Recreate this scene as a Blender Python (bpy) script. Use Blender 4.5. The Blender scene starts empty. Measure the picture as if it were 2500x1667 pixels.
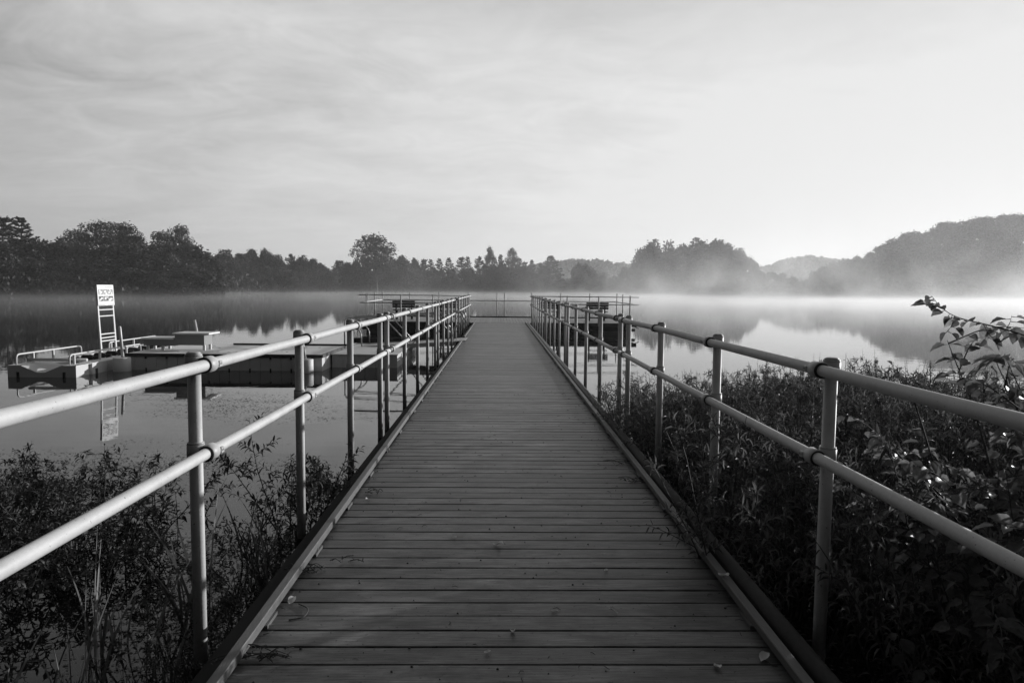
import bpy, math, random
import numpy as np
from mathutils import Vector, Matrix

# ------------------------------------------------------------------ camera
CAM_Z = 1.5            # eye above the pier deck (deck top is z = 0)
WZ = -0.5              # water level
F = 1700.47 / 2500.0   # focal length in image widths
PITCH, YAW, ROLL = 0.07587, 0.01904, 0.00989
SUN_AZ, SUN_EL = math.radians(53), math.radians(10)   # azimuth measured from +y towards +x

sc = bpy.context.scene
col = sc.collection
cd = bpy.data.cameras.new("camera")
cam = bpy.data.objects.new("camera", cd)
col.objects.link(cam)
sc.camera = cam
cd.sensor_width = 36
cd.lens = 36 * F
cd.clip_start = 0.05
cd.clip_end = 6000
fwd = Vector((math.sin(YAW) * math.cos(PITCH), math.cos(YAW) * math.cos(PITCH), -math.sin(PITCH)))
r0 = Vector((math.cos(YAW), -math.sin(YAW), 0))
u0 = r0.cross(fwd)
rgt = r0 * math.cos(ROLL) + u0 * math.sin(ROLL)
upv = -r0 * math.sin(ROLL) + u0 * math.cos(ROLL)
cam.matrix_world = Matrix(((rgt.x, upv.x, -fwd.x, 0), (rgt.y, upv.y, -fwd.y, 0), (rgt.z, upv.z, -fwd.z, CAM_Z), (0, 0, 0, 1)))

def ray(px, py):
    u = (px - 1250) / 2500 / F
    v = (py - 833.5) / 2500 / F
    return fwd + rgt * u - upv * v

def at(px, py, dist):
    d = ray(px, py)
    k = dist / math.hypot(d.x, d.y)
    return Vector((d.x * k, d.y * k, CAM_Z + d.z * k))

# ------------------------------------------------------------------ world
w = bpy.data.worlds.new("World")
sc.world = w
w.use_nodes = True
nt = w.node_tree
nt.nodes.clear()
SKY_STRENGTH = 0.12

class NT:
    def __init__(s, tree): s.t = tree
    def n(s, typ, **kw):
        nd = s.t.nodes.new(typ)
        ins = kw.pop('ins', {})
        for k, v in kw.items(): setattr(nd, k, v)
        for k, v in ins.items():
            if hasattr(v, 'is_output') or isinstance(v, bpy.types.NodeSocket): s.t.links.new(v, nd.inputs[k])
            else: nd.inputs[k].default_value = v
        return nd
    def m(s, op, a, b=0.0, c=0.0, clamp=False):
        nd = s.n('ShaderNodeMath', operation=op, use_clamp=clamp, ins={0: a, 1: b})
        if op in ('MULTIPLY_ADD', 'SMOOTH_MIN', 'SMOOTH_MAX', 'COMPARE'):
            if isinstance(c, bpy.types.NodeSocket): s.t.links.new(c, nd.inputs[2])
            else: nd.inputs[2].default_value = c
        return nd.outputs[0]
    def ramp(s, x, stops, interp='LINEAR'):
        nd = s.n('ShaderNodeValToRGB', ins={0: x})
        cr = nd.color_ramp
        cr.interpolation = interp
        while len(cr.elements) < len(stops): cr.elements.new(0.5)
        for e, (p, v) in zip(cr.elements, stops):
            e.position = p
            e.color = (v, v, v, 1)
        return nd.outputs[0]
    def noise(s, vec, scale, detail=3, rough=0.5, dist=0.0):
        nd = s.n('ShaderNodeTexNoise', ins={'Scale': scale, 'Detail': detail, 'Roughness': rough, 'Distortion': dist})
        if vec is not None: s.t.links.new(vec, nd.inputs['Vector'])
        return nd.outputs[0]
    def mapping(s, vec, scale=(1, 1, 1), loc=(0, 0, 0), rot=(0, 0, 0)):
        return s.n('ShaderNodeMapping', ins={'Vector': vec, 'Scale': scale, 'Location': loc, 'Rotation': rot}).outputs[0]

W = NT(nt)
sky = W.n('ShaderNodeTexSky', sky_type='NISHITA', sun_disc=False, sun_elevation=SUN_EL, sun_rotation=SUN_AZ,
          air_density=1.0, dust_density=4.0, ozone_density=1.0)
bw = W.n('ShaderNodeRGBToBW', ins={0: sky.outputs[0]}).outputs[0]
tc = W.n('ShaderNodeTexCoord').outputs['Generated']
sep = W.n('ShaderNodeSeparateXYZ', ins={0: tc})
# thin high cloud: brightness falls off away from the sun, broken by soft stretched streaks
sd = W.n('ShaderNodeVectorMath', operation='DOT_PRODUCT', ins={0: tc, 1: (math.sin(SUN_AZ), math.cos(SUN_AZ), 0.30)}).outputs['Value']
glow = W.ramp(W.m('MULTIPLY_ADD', sd, 0.5, 0.5), [(0.0, 0.07), (0.30, 0.16), (0.46, 0.34), (0.60, 0.46), (0.80, 0.66), (0.95, 0.72), (1.0, 0.73)], 'B_SPLINE')
zc = W.m('ADD', W.m('MAXIMUM', sep.outputs['Z'], 0.0), 0.16)
px = W.m('DIVIDE', sep.outputs['X'], zc)
py = W.m('DIVIDE', sep.outputs['Y'], zc)
cp = W.n('ShaderNodeCombineXYZ', ins={0: px, 1: py, 2: 0.0}).outputs[0]
c1 = W.noise(W.mapping(cp, (0.9, 1.3, 1), (3.1, 1.7, 0), (0, 0, 0.6)), 1.0, 6, 0.6, 0.6)
c2 = W.noise(W.mapping(cp, (2.8, 3.6, 1), (7.3, 0.4, 0), (0, 0, 0.8)), 1.0, 7, 0.66, 1.1)
elev = W.ramp(sep.outputs['Z'], [(0.0, 0.92), (0.13, 0.98), (0.27, 0.91), (0.40, 0.76), (0.58, 0.38), (1.0, 0.24)], 'B_SPLINE')
cl = W.m('ADD', W.m('MULTIPLY', W.m('SUBTRACT', c1, 0.5), 1.25), W.m('MULTIPLY', W.m('SUBTRACT', c2, 0.5), 0.80))
cl = W.m('MULTIPLY', cl, W.ramp(sep.outputs['Z'], [(0.0, 0.15), (0.10, 0.45), (0.25, 1.0), (1.0, 1.0)]))
cl = W.m('MULTIPLY', cl, W.ramp(W.m('MULTIPLY_ADD', sd, 0.5, 0.5), [(0.0, 1.0), (0.58, 1.0), (0.80, 0.50), (1.0, 0.22)]))
veil = W.m('MULTIPLY', W.m('MULTIPLY', glow, elev), W.m('ADD', cl, 1.0))
tot = W.m('ADD', W.m('MULTIPLY', bw, 0.02), W.m('MULTIPLY', veil, 9.8))
tot = W.m('MINIMUM', tot, 6.6)
bg = W.n('ShaderNodeBackground', ins={0: tot, 1: SKY_STRENGTH})
wo = W.n('ShaderNodeOutputWorld')
nt.links.new(bg.outputs[0], wo.inputs[0])

# ------------------------------------------------------------------ sun
sl = bpy.data.lights.new("sun", 'SUN')
sl.energy = 5.0
sl.angle = math.radians(0.5)
sl.color = (1.0, 1.0, 1.0)
so = bpy.data.objects.new("sun", sl)
col.objects.link(so)
sdir = Vector((math.sin(SUN_AZ) * math.cos(SUN_EL), math.cos(SUN_AZ) * math.cos(SUN_EL), math.sin(SUN_EL)))
so.rotation_euler = (-sdir).to_track_quat('-Z', 'Y').to_euler()
so.location = (60, 50, 30)

sc.view_settings.view_transform = 'Standard'
sc.view_settings.look = 'None'
sc.view_settings.exposure = 0.0
sc.view_settings.gamma = 1.0
sc.view_settings.use_curve_mapping = False
sc.render.engine = 'CYCLES'
sc.cycles.use_denoising = True
sc.cycles.max_bounces = 7
sc.cycles.transparent_max_bounces = 4
sc.cycles.volume_bounces = 1
sc.cycles.volume_step_rate = 1.0
sc.cycles.volume_max_steps = 64
sc.cycles.sample_clamp_indirect = 4.0
sc.cycles.caustics_reflective = False
sc.cycles.caustics_refractive = False

# ------------------------------------------------------------------ helpers
def tag(o, label=None, cat=None, group=None, kind=None):
    if label: o['label'] = label
    if cat: o['category'] = cat
    if group: o['group'] = group
    if kind: o['kind'] = kind
    return o

def thing(name, label, cat, loc=(0, 0, 0), group=None, rotz=0.0):
    o = bpy.data.objects.new(name, None)
    o.empty_display_size = 0.2
    o.location = loc
    o.rotation_euler = (0, 0, rotz)
    col.objects.link(o)
    return tag(o, label, cat, group)

def link(name, me, parent=None, world=False):
    """world=True: mesh data is in world coordinates, subtract the parent's location"""
    o = bpy.data.objects.new(name, me)
    col.objects.link(o)
    if parent is not None:
        o.parent = parent
        if world: o.location = -Vector(parent.location)
    return o

def np_mesh(name, V, Fc, mat, smooth=False):
    V = np.asarray(V, dtype=np.float32)
    Fc = np.asarray(Fc, dtype=np.int32)
    me = bpy.data.meshes.new(name)
    n, k = Fc.shape
    me.vertices.add(len(V))
    me.vertices.foreach_set('co', V.ravel())
    me.loops.add(n * k)
    me.loops.foreach_set('vertex_index', Fc.ravel())
    me.polygons.add(n)
    me.polygons.foreach_set('loop_start', np.arange(0, n * k, k, dtype=np.int32))
    if smooth: me.polygons.foreach_set('use_smooth', np.ones(n, dtype=bool))
    me.update(calc_edges=True)
    me.materials.append(mat)
    return me

class MB:
    def __init__(s): s.v = []; s.f = []; s.sm = []
    def add(s, vs, fs, smooth=False):
        b = len(s.v)
        s.v += [tuple(v) for v in vs]
        s.f += [tuple(i + b for i in f) for f in fs]
        s.sm += [smooth] * len(fs)
        return s
    def box(s, x0, y0, z0, x1, y1, z1, bev=0.0):
        if bev <= 0:
            v = [(x0, y0, z0), (x1, y0, z0), (x1, y1, z0), (x0, y1, z0), (x0, y0, z1), (x1, y0, z1), (x1, y1, z1), (x0, y1, z1)]
            f = [(0, 3, 2, 1), (4, 5, 6, 7), (0, 1, 5, 4), (1, 2, 6, 5), (2, 3, 7, 6), (3, 0, 4, 7)]
            return s.add(v, f)
        b = bev   # chamfer the top edges
        v = [(x0, y0, z0), (x1, y0, z0), (x1, y1, z0), (x0, y1, z0),
             (x0, y0, z1 - b), (x1, y0, z1 - b), (x1, y1, z1 - b), (x0, y1, z1 - b),
             (x0 + b, y0 + b, z1), (x1 - b, y0 + b, z1), (x1 - b, y1 - b, z1), (x0 + b, y1 - b, z1)]
        f = [(0, 3, 2, 1), (0, 1, 5, 4), (1, 2, 6, 5), (2, 3, 7, 6), (3, 0, 4, 7),
             (4, 5, 9, 8), (5, 6, 10, 9), (6, 7, 11, 10), (7, 4, 8, 11), (8, 9, 10, 11)]
        return s.add(v, f)
    def beam(s, a, b, wx, wz, up=(0, 0, 1)):
        a, b = Vector(a), Vector(b)
        d = (b - a).normalized()
        sd_ = d.cross(Vector(up))
        if sd_.length < 1e-4: sd_ = Vector((1, 0, 0))
        sd_.normalize()
        u = sd_.cross(d).normalized()
        v = []
        for p in (a, b):
            for sx, sz in ((-1, -1), (1, -1), (1, 1), (-1, 1)):
                v.append(p + sd_ * (sx * wx / 2) + u * (sz * wz / 2))
        return s.add(v, [(0, 1, 2, 3), (7, 6, 5, 4), (0, 4, 5, 1), (1, 5, 6, 2), (2, 6, 7, 3), (3, 7, 4, 0)])
    def tube(s, pts, r, seg=12, caps=True, smooth=True):
        pts = [Vector(p) for p in pts]
        rs = r if isinstance(r, (list, tuple)) else [r] * len(pts)
        n = len(pts)
        d0 = (pts[1] - pts[0]).normalized()
        side = d0.cross(Vector((0, 0, 1)))
        if side.length < 1e-3: side = d0.cross(Vector((0, 1, 0)))
        side.normalize()
        vs = []
        for i in range(n):
            d = (pts[min(i + 1, n - 1)] - pts[max(i - 1, 0)]).normalized()
            side = (side - d * side.dot(d)).normalized()
            u = d.cross(side)
            for k in range(seg):
                t = 2 * math.pi * k / seg
                vs.append(pts[i] + (side * math.cos(t) + u * math.sin(t)) * rs[i])
        fs = []
        for i in range(n - 1):
            for k in range(seg):
                k2 = (k + 1) % seg
                fs.append((i * seg + k, i * seg + k2, (i + 1) * seg + k2, (i + 1) * seg + k))
        s.add(vs, fs, smooth)
        if caps:
            b = len(s.v) - n * seg
            s.f.append(tuple(b + k for k in reversed(range(seg)))); s.sm.append(False)
            s.f.append(tuple(b + (n - 1) * seg + k for k in range(seg))); s.sm.append(False)
        return s
    def mesh(s, name, mat):
        me = bpy.data.meshes.new(name)
        me.from_pydata(s.v, [], s.f)
        me.polygons.foreach_set('use_smooth', s.sm)
        me.materials.append(mat)
        me.update()
        return me
    def build(s, name, mat, parent=None, world=False):
        return link(name, s.mesh(name, mat), parent, world)

def copy_tree(o, parent=None):
    c = o.copy()
    col.objects.link(c)
    if parent is not None: c.parent = parent
    for ch in list(o.children): copy_tree(ch, c)
    return c

def bez(pts, n=8):
    """smooth a polyline (Catmull-Rom)"""
    P = [Vector(p) for p in pts]
    P = [P[0] * 2 - P[1]] + P + [P[-1] * 2 - P[-2]]
    out = []
    for i in range(1, len(P) - 2):
        for k in range(n):
            t = k / n
            a, b, c, d = P[i - 1], P[i], P[i + 1], P[i + 2]
            out.append(0.5 * ((2 * b) + (c - a) * t + (2 * a - 5 * b + 4 * c - d) * t * t + (3 * b - a - 3 * c + d) * t ** 3))
    out.append(P[-2])
    return out

def round_path(pts, r, n=5):
    """polyline with rounded corners"""
    P = [Vector(p) for p in pts]
    out = [P[0]]
    for i in range(1, len(P) - 1):
        a = P[i] + (P[i - 1] - P[i]).normalized() * r
        b = P[i] + (P[i + 1] - P[i]).normalized() * r
        for k in range(n + 1):
            t = k / n
            out.append((a * (1 - t) + P[i] * t) * (1 - t) + (P[i] * (1 - t) + b * t) * t)
    out.append(P[-1])
    return out

# ------------------------------------------------------------------ materials
def new_mat(name):
    m = bpy.data.materials.new(name)
    m.use_nodes = True
    t = m.node_tree
    t.nodes.clear()
    T = NT(t)
    out = T.n('ShaderNodeOutputMaterial')
    return m, T, out

def simple(name, v, rough=0.6, metal=0.0, spec=0.5, noise=0.0, nscale=20.0, bump=0.0, bscale=60.0, island=0.0, stretch=(1, 1, 1)):
    m, T, out = new_mat(name)
    tcx = T.n('ShaderNodeTexCoord').outputs['Object']
    mp = T.mapping(tcx, stretch)
    c = None
    val = v
    if noise > 0:
        n = T.noise(mp, nscale, 6, 0.65)
        val = T.m('MULTIPLY_ADD', T.m('SUBTRACT', n, 0.5), 2 * noise * v, v)
    if island > 0:
        g = T.n('ShaderNodeNewGeometry').outputs['Random Per Island']
        f = T.m('MULTIPLY_ADD', g, island, 1 - island / 2)
        val = T.m('MULTIPLY', val, f)
    p = T.n('ShaderNodeBsdfPrincipled', ins={'Roughness': rough, 'Metallic': metal, 'Specular IOR Level': spec})
    if isinstance(val, float) or isinstance(val, int): p.inputs['Base Color'].default_value = (val, val, val, 1)
    else: T.t.links.new(val, p.inputs['Base Color'])
    if bump > 0:
        b = T.n('ShaderNodeBump', ins={'Strength': bump, 'Distance': 0.004, 'Height': T.noise(mp, bscale, 4, 0.6)})
        T.t.links.new(b.outputs[0], p.inputs['Normal'])
    T.t.links.new(p.outputs[0], out.inputs[0])
    return m

def leaf_mat(name, lo, hi, rough=0.45, trans=0.35, spec=0.4, vein=False, blotch=0.0):
    m, T, out = new_mat(name)
    g = T.n('ShaderNodeNewGeometry').outputs['Random Per Island']
    v = T.m('MULTIPLY_ADD', g, hi - lo, lo)
    tcx = T.n('ShaderNodeTexCoord').outputs['Object']
    if blotch > 0:
        v = T.m('MULTIPLY', v, T.m('MULTIPLY_ADD', T.noise(tcx, blotch, 3), 1.3, 0.35))
    p = T.n('ShaderNodeBsdfPrincipled', ins={'Base Color': v, 'Roughness': rough, 'Specular IOR Level': spec})
    tr = T.n('ShaderNodeBsdfTranslucent', ins={'Color': T.m('MULTIPLY', v, 1.25)})
    mx = T.n('ShaderNodeMixShader', ins={0: trans, 1: p.outputs[0], 2: tr.outputs[0]})
    T.t.links.new(mx.outputs[0], out.inputs[0])
    return m

def rail_material():
    m, T, out = new_mat('painted_rail')
    tcx = T.n('ShaderNodeTexCoord').outputs['Object']
    big = T.noise(tcx, 7, 5, .6)
    fine = T.noise(tcx, 55, 4, .7)
    fleck = T.ramp(T.noise(tcx, 95, 2, .5), [(0, 1), (.70, 1), (.73, .35), (1, .25)])
    v = T.m('MULTIPLY', T.m('MULTIPLY_ADD', big, .24, .34), T.m('MULTIPLY_ADD', fine, .24, .88))
    v = T.m('MULTIPLY', v, fleck)
    b1 = T.n('ShaderNodeBump', ins={'Strength': .16, 'Distance': .002, 'Height': T.noise(tcx, 190, 3, .6)})
    b2 = T.n('ShaderNodeBump', ins={'Strength': .30, 'Distance': .004, 'Height': T.noise(tcx, 14, 3, .5), 'Normal': b1.outputs[0]})
    p = T.n('ShaderNodeBsdfPrincipled', ins={'Base Color': T.m('MULTIPLY', v, 1.15), 'Metallic': .0, 'Roughness': T.m('MULTIPLY_ADD', big, .25, .48), 'Specular IOR Level': .5, 'Normal': b2.outputs[0]})
    T.t.links.new(p.outputs[0], out.inputs[0])
    return m

M = {}
M['rail'] = rail_material()
M['fitting'] = simple('cast_fitting', 0.42, rough=0.5, noise=0.15, nscale=30, bump=0.15, bscale=120)
M['screw'] = simple('dark_screw_and_shade', 0.04, rough=0.5)
M['dark_wood'] = simple('dark_wood', 0.022, rough=0.9, spec=0.15, noise=0.4, nscale=6, bump=0.4, bscale=30, stretch=(3, 0.3, 3))
M['curb'] = simple('weathered_curb', 0.09, rough=0.55, noise=0.45, nscale=9, bump=0.5, bscale=40, stretch=(3, 0.5, 3))
M['pipe'] = simple('dark_pipe', 0.05, rough=0.5, noise=0.4, nscale=25, bump=0.4, bscale=150)
M['alu'] = simple('dull_aluminium', 0.42, rough=0.4, metal=0.5, noise=0.12, nscale=12)
M['dock_plastic'] = simple('dock_plastic', 0.55, rough=0.55, noise=0.15, nscale=4, bump=0.2, bscale=40)
M['dock_top'] = simple('dock_top', 0.72, rough=0.6, noise=0.22, nscale=3, bump=0.3, bscale=60, stretch=(1, 4, 1))
M['rubber'] = simple('black_rubber', 0.012, rough=0.6)
M['bright_metal'] = simple('white_metal', 0.62, rough=0.4, noise=0.08, nscale=20)
M['board_white'] = simple('board_white', 0.72, rough=0.5)
M['ink'] = simple('ink', 0.05, rough=0.6)
M['ink_mid'] = simple('ink_mid', 0.22, rough=0.6)
M['bark'] = simple('bark', 0.07, rough=0.9, noise=0.4, nscale=3)
M['twig'] = simple('twig', 0.045, rough=0.8, noise=0.3, nscale=40)
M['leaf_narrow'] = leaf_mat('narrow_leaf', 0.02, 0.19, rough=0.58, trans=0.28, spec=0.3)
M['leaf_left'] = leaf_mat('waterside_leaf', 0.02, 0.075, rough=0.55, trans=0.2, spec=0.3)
M['reed'] = leaf_mat('reed_blade', 0.05, 0.26, rough=0.5, trans=0.25, spec=0.35)
M['leaf_broad'] = leaf_mat('broad_leaf', 0.06, 0.22, rough=0.45, trans=0.5, spec=0.3, blotch=60)
M['leaf_dry'] = leaf_mat('dry_leaf', 0.35, 0.7, rough=0.6, trans=0.15, blotch=80)
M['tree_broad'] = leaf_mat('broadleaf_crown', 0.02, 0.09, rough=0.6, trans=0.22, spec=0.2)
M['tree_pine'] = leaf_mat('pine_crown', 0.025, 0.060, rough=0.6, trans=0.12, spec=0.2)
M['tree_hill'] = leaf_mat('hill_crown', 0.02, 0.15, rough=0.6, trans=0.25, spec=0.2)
M['brush'] = leaf_mat('brush', 0.025, 0.07, rough=0.6, trans=0.2, spec=0.2)
M['weed'] = leaf_mat('pond_weed', 0.02, 0.07, rough=0.6, trans=0.0, spec=0.3)

def deck_material():
    m, T, out = new_mat('deck_boards')
    tcx = T.n('ShaderNodeTexCoord').outputs['Object']
    isl = T.n('ShaderNodeNewGeometry').outputs['Random Per Island']
    off = T.n('ShaderNodeCombineXYZ', ins={0: T.m('MULTIPLY', isl, 37.0), 1: 0.0, 2: 0.0}).outputs[0]
    v = T.n('ShaderNodeVectorMath', operation='ADD', ins={0: tcx, 1: off}).outputs[0]
    grain = T.noise(T.mapping(v, (5, 160, 5)), 1.0, 6, 0.7, 0.4)
    blot = T.noise(T.mapping(v, (2.2, 9, 2)), 1.0, 5, 0.65)
    big = T.noise(tcx, 0.9, 3, 0.5)
    # foot-worn middle of the walkway is paler, a real wear pattern
    sx = T.n('ShaderNodeSeparateXYZ', ins={0: tcx}).outputs[0]
    wear = T.ramp(T.m('ABSOLUTE', T.m('SUBTRACT', sx, 0.06)), [(0.0, 1.0), (0.55, 0.8), (0.95, 0.42), (1.0, 0.3)], 'EASE')
    base = T.m('MULTIPLY_ADD', T.ramp(grain, [(0, 0), (.35, .1), (.65, .9), (1, 1)]), 0.105, 0.020)
    base = T.m('MULTIPLY', base, T.m('MULTIPLY_ADD', T.ramp(blot, [(0, 0), (.38, .12), (.62, .85), (1, 1)]), 1.0, 0.50))
    base = T.m('MULTIPLY', base, T.m('MULTIPLY_ADD', isl, 0.75, 0.80))
    base = T.m('MULTIPLY', base, T.m('MULTIPLY_ADD', big, 0.7, 0.65))
    base = T.m('MULTIPLY', base, T.m('MULTIPLY_ADD', wear, 0.6, 0.62))
    spots = T.ramp(T.noise(tcx, 42, 2, 0.5), [(0.0, 1), (0.67, 1), (0.70, 0.25), (1, 0.25)])
    stain = T.ramp(T.noise(T.mapping(tcx, (1, 1.6, 1)), 2.6, 6, .7, .8), [(0, .45), (.40, .62), (.56, 1.0), (1, 1.12)])
    base = T.m('MULTIPLY', base, stain)
    pale = T.ramp(T.noise(T.mapping(v, (3, 14, 1)), 3.0, 5, .7), [(0, 1), (.62, 1), (.70, 1.7), (1, 1.9)])
    base = T.m('MULTIPLY', base, pale)
    base = T.m('MULTIPLY', base, spots)
    rough = T.m('MULTIPLY_ADD', blot, 0.26, 0.30)
    bmp = T.n('ShaderNodeBump', ins={'Strength': 0.6, 'Distance': 0.003, 'Height': grain})
    bmp2 = T.n('ShaderNodeBump', ins={'Strength': 0.25, 'Distance': 0.008, 'Height': T.noise(v, 4, 2), 'Normal': bmp.outputs[0]})
    p = T.n('ShaderNodeBsdfPrincipled', ins={'Base Color': base, 'Roughness': rough, 'Specular IOR Level': T.m('MULTIPLY', blot, .75), 'Normal': bmp2.outputs[0]})
    T.t.links.new(p.outputs[0], out.inputs[0])
    return m
M['deck'] = deck_material()

def water_material():
    m, T, out = new_mat('lake_water')
    tcx = T.n('ShaderNodeTexCoord').outputs['Object']
    n1 = T.noise(T.mapping(tcx, (0.5, 1.6, 1)), 1.6, 3, 0.5)
    n2 = T.noise(T.mapping(tcx, (0.25, 0.9, 1)), 6.0, 3, 0.6)
    hgt = T.m('MULTIPLY_ADD', n2, 0.35, n1)
    bmp = T.n('ShaderNodeBump', ins={'Strength': 0.045, 'Distance': 0.03, 'Height': hgt})
    p = T.n('ShaderNodeBsdfPrincipled', ins={'Base Color': (0.012, 0.012, 0.012, 1), 'Roughness': 0.012, 'IOR': 1.34, 'Normal': bmp.outputs[0]})
    T.t.links.new(p.outputs[0], out.inputs[0])
    return m
M['water'] = water_material()
M['ground'] = simple('ground', 0.05, rough=0.95, noise=0.4, nscale=0.3)

# ------------------------------------------------------------------ terrain, water
TH = [-180, -120, -95, -60, -36, -28, -24, -21.5, -18, -10, 0, 9.4, 14, 19, 27, 33, 40, 60, 95, 120, 180]
RR = [5, 9, 60, 120, 140, 144, 152, 205, 236, 285, 330, 368, 330, 288, 285, 296, 330, 300, 80, 9, 5]
def shore(th): return float(np.interp(th, TH, RR))
def smooth(a, b, x):
    t = min(max((x - a) / (b - a), 0), 1)
    return t * t * (3 - 2 * t)
HT = [22, 25.5, 28.8, 32, 36, 45, 60, 75]
HH = [0, 2.5, 12, 19, 24, 26, 18, 0]
MOUNDS = [(96, 640, 62, 40, 14.5), (40, 660, 50, 40, 8), (258, 590, 42, 45, 18), (330, 640, 60, 50, 10)]
def ground_z(x, y):
    r = math.hypot(x, y)
    th = math.degrees(math.atan2(x, y))
    R = shore(th)
    z = -2.2 + 2.6 * smooth(R - 3, R + 2, r) + 1.2 * smooth(R, R + 60, r)
    if 15 < th < 80:
        z += float(np.interp(th, HT, HH)) * smooth(R + 4, R + 95, r)
    for mx, my, sx, sy, h in MOUNDS:
        z += h * math.exp(-((x - mx) / sx) ** 2 - ((y - my) / sy) ** 2)
    return z

def build_ground():
    ths = np.concatenate([np.arange(-180, -60, 6), np.arange(-60, 60, 1.0), np.arange(60, 180, 6)])
    rs = [0.5, 3, 5, 7, 10, 14, 30, 60, 90, 115, 125, 135, 138, 141, 144, 147, 150, 155, 160, 170, 190, 200, 207, 215, 225, 233, 238, 245, 255, 265, 275, 281, 285, 288, 291, 294,
          298, 303, 310, 320, 328, 332, 336, 345, 355, 362, 368, 373, 380, 395, 420, 450, 490, 540, 580, 620, 660, 700, 750, 820, 950, 1200, 1600]
    V, Fq = [(0, 0, -2.2)], []
    nr = len(rs)
    for th in ths:
        for r in rs:
            x, y = r * math.sin(math.radians(th)), r * math.cos(math.radians(th))
            V.append((x, y, ground_z(x, y)))
    n = len(ths)
    for i in range(n):
        j = (i + 1) % n
        Fq.append((0, 1 + j * nr, 1 + i * nr))
        for k in range(nr - 1):
            Fq.append((1 + i * nr + k, 1 + j * nr + k, 1 + j * nr + k + 1, 1 + i * nr + k + 1))
    me = bpy.data.meshes.new('ground')
    me.from_pydata(V, [], Fq)
    me.polygons.foreach_set('use_smooth', [True] * len(me.polygons))
    me.materials.append(M['ground'])
    tag(link('ground', me), kind='structure')
build_ground()
wb = MB()
wb.add([(-600, -30, WZ), (600, -30, WZ), (600, 480, WZ), (-600, 480, WZ)], [(0, 1, 2, 3)])
tag(wb.build('water', M['water']), kind='structure')

# ------------------------------------------------------------------ leaf cards
def tmpl_card():
    return np.array([(-.5, 0, 0), (.5, 0, 0), (.5, 1, .12), (-.5, 1, -.12)], float), np.array([(0, 1, 2), (0, 2, 3)])
def tmpl_lance():
    v = np.array([(0, 0, 0), (-.5, .33, .10), (0, .33, 0), (.5, .33, .10), (-.38, .68, .02), (0, .68, -.08), (.38, .68, .02), (0, 1, -.24)], float)
    f = np.array([(0, 2, 1), (0, 3, 2), (1, 2, 5), (1, 5, 4), (2, 3, 6), (2, 6, 5), (4, 5, 7), (5, 6, 7)])
    return v, f
def tmpl_broad(seed=0):
    rows = [(0.0, 0.0), (.08, .30), (.22, .44), (.38, .50), (.54, .47), (.70, .36), (.84, .20), (.93, .07), (1.0, 0.0)]
    rg = random.Random(seed)
    v, f = [], []
    for i, (t, wd) in enumerate(rows):
        droop = -0.28 * t * t
        ser = 0.03 if i % 2 else 0.0
        cup = wd * 0.35
        v += [(-wd - ser, t, droop + cup + rg.uniform(-.03, .03)), (-wd * .5, t, droop + cup * .35), (0, t, droop),
              (wd * .5, t, droop + cup * .35), (wd + ser, t, droop + cup + rg.uniform(-.03, .03))]
    for i in range(len(rows) - 1):
        for k in range(4):
            a = i * 5 + k
            f += [(a, a + 1, a + 6), (a, a + 6, a + 5)]
    return np.array(v, float), np.array(f)
def tmpl_blade():
    rows = [(0, .35), (.25, .5), (.5, .45), (.75, .3), (1, 0.02)]
    v, f = [], []
    for i, (t, wd) in enumerate(rows):
        v += [(-wd, t, 0), (wd, t, 0)]
    for i in range(len(rows) - 1):
        a = i * 2
        f += [(a, a + 1, a + 3), (a, a + 3, a + 2)]
    return np.array(v, float), np.array(f)

def leaves(O, D, N, L, Wd, tmpl):
    """O origins, D directions, N approx normals (k x 3), L lengths, Wd widths -> verts, tris"""
    tv, tf = tmpl
    O = np.asarray(O, float); D = np.asarray(D, float); N = np.asarray(N, float)
    L = np.asarray(L, float); Wd = np.asarray(Wd, float)
    D = D / (np.linalg.norm(D, axis=1, keepdims=True) + 1e-9)
    S = np.cross(D, N); S /= (np.linalg.norm(S, axis=1, keepdims=True) + 1e-9)
    U = np.cross(S, D)
    V = (O[:, None, :] + S[:, None, :] * (tv[None, :, 0, None] * Wd[:, None, None])
         + D[:, None, :] * (tv[None, :, 1, None] * L[:, None, None])
         + U[:, None, :] * (tv[None, :, 2, None] * L[:, None, None]))
    k, m = len(O), len(tv)
    Fc = (tf[None] + (np.arange(k) * m)[:, None, None]).reshape(-1, 3)
    return V.reshape(-1, 3), Fc

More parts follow.
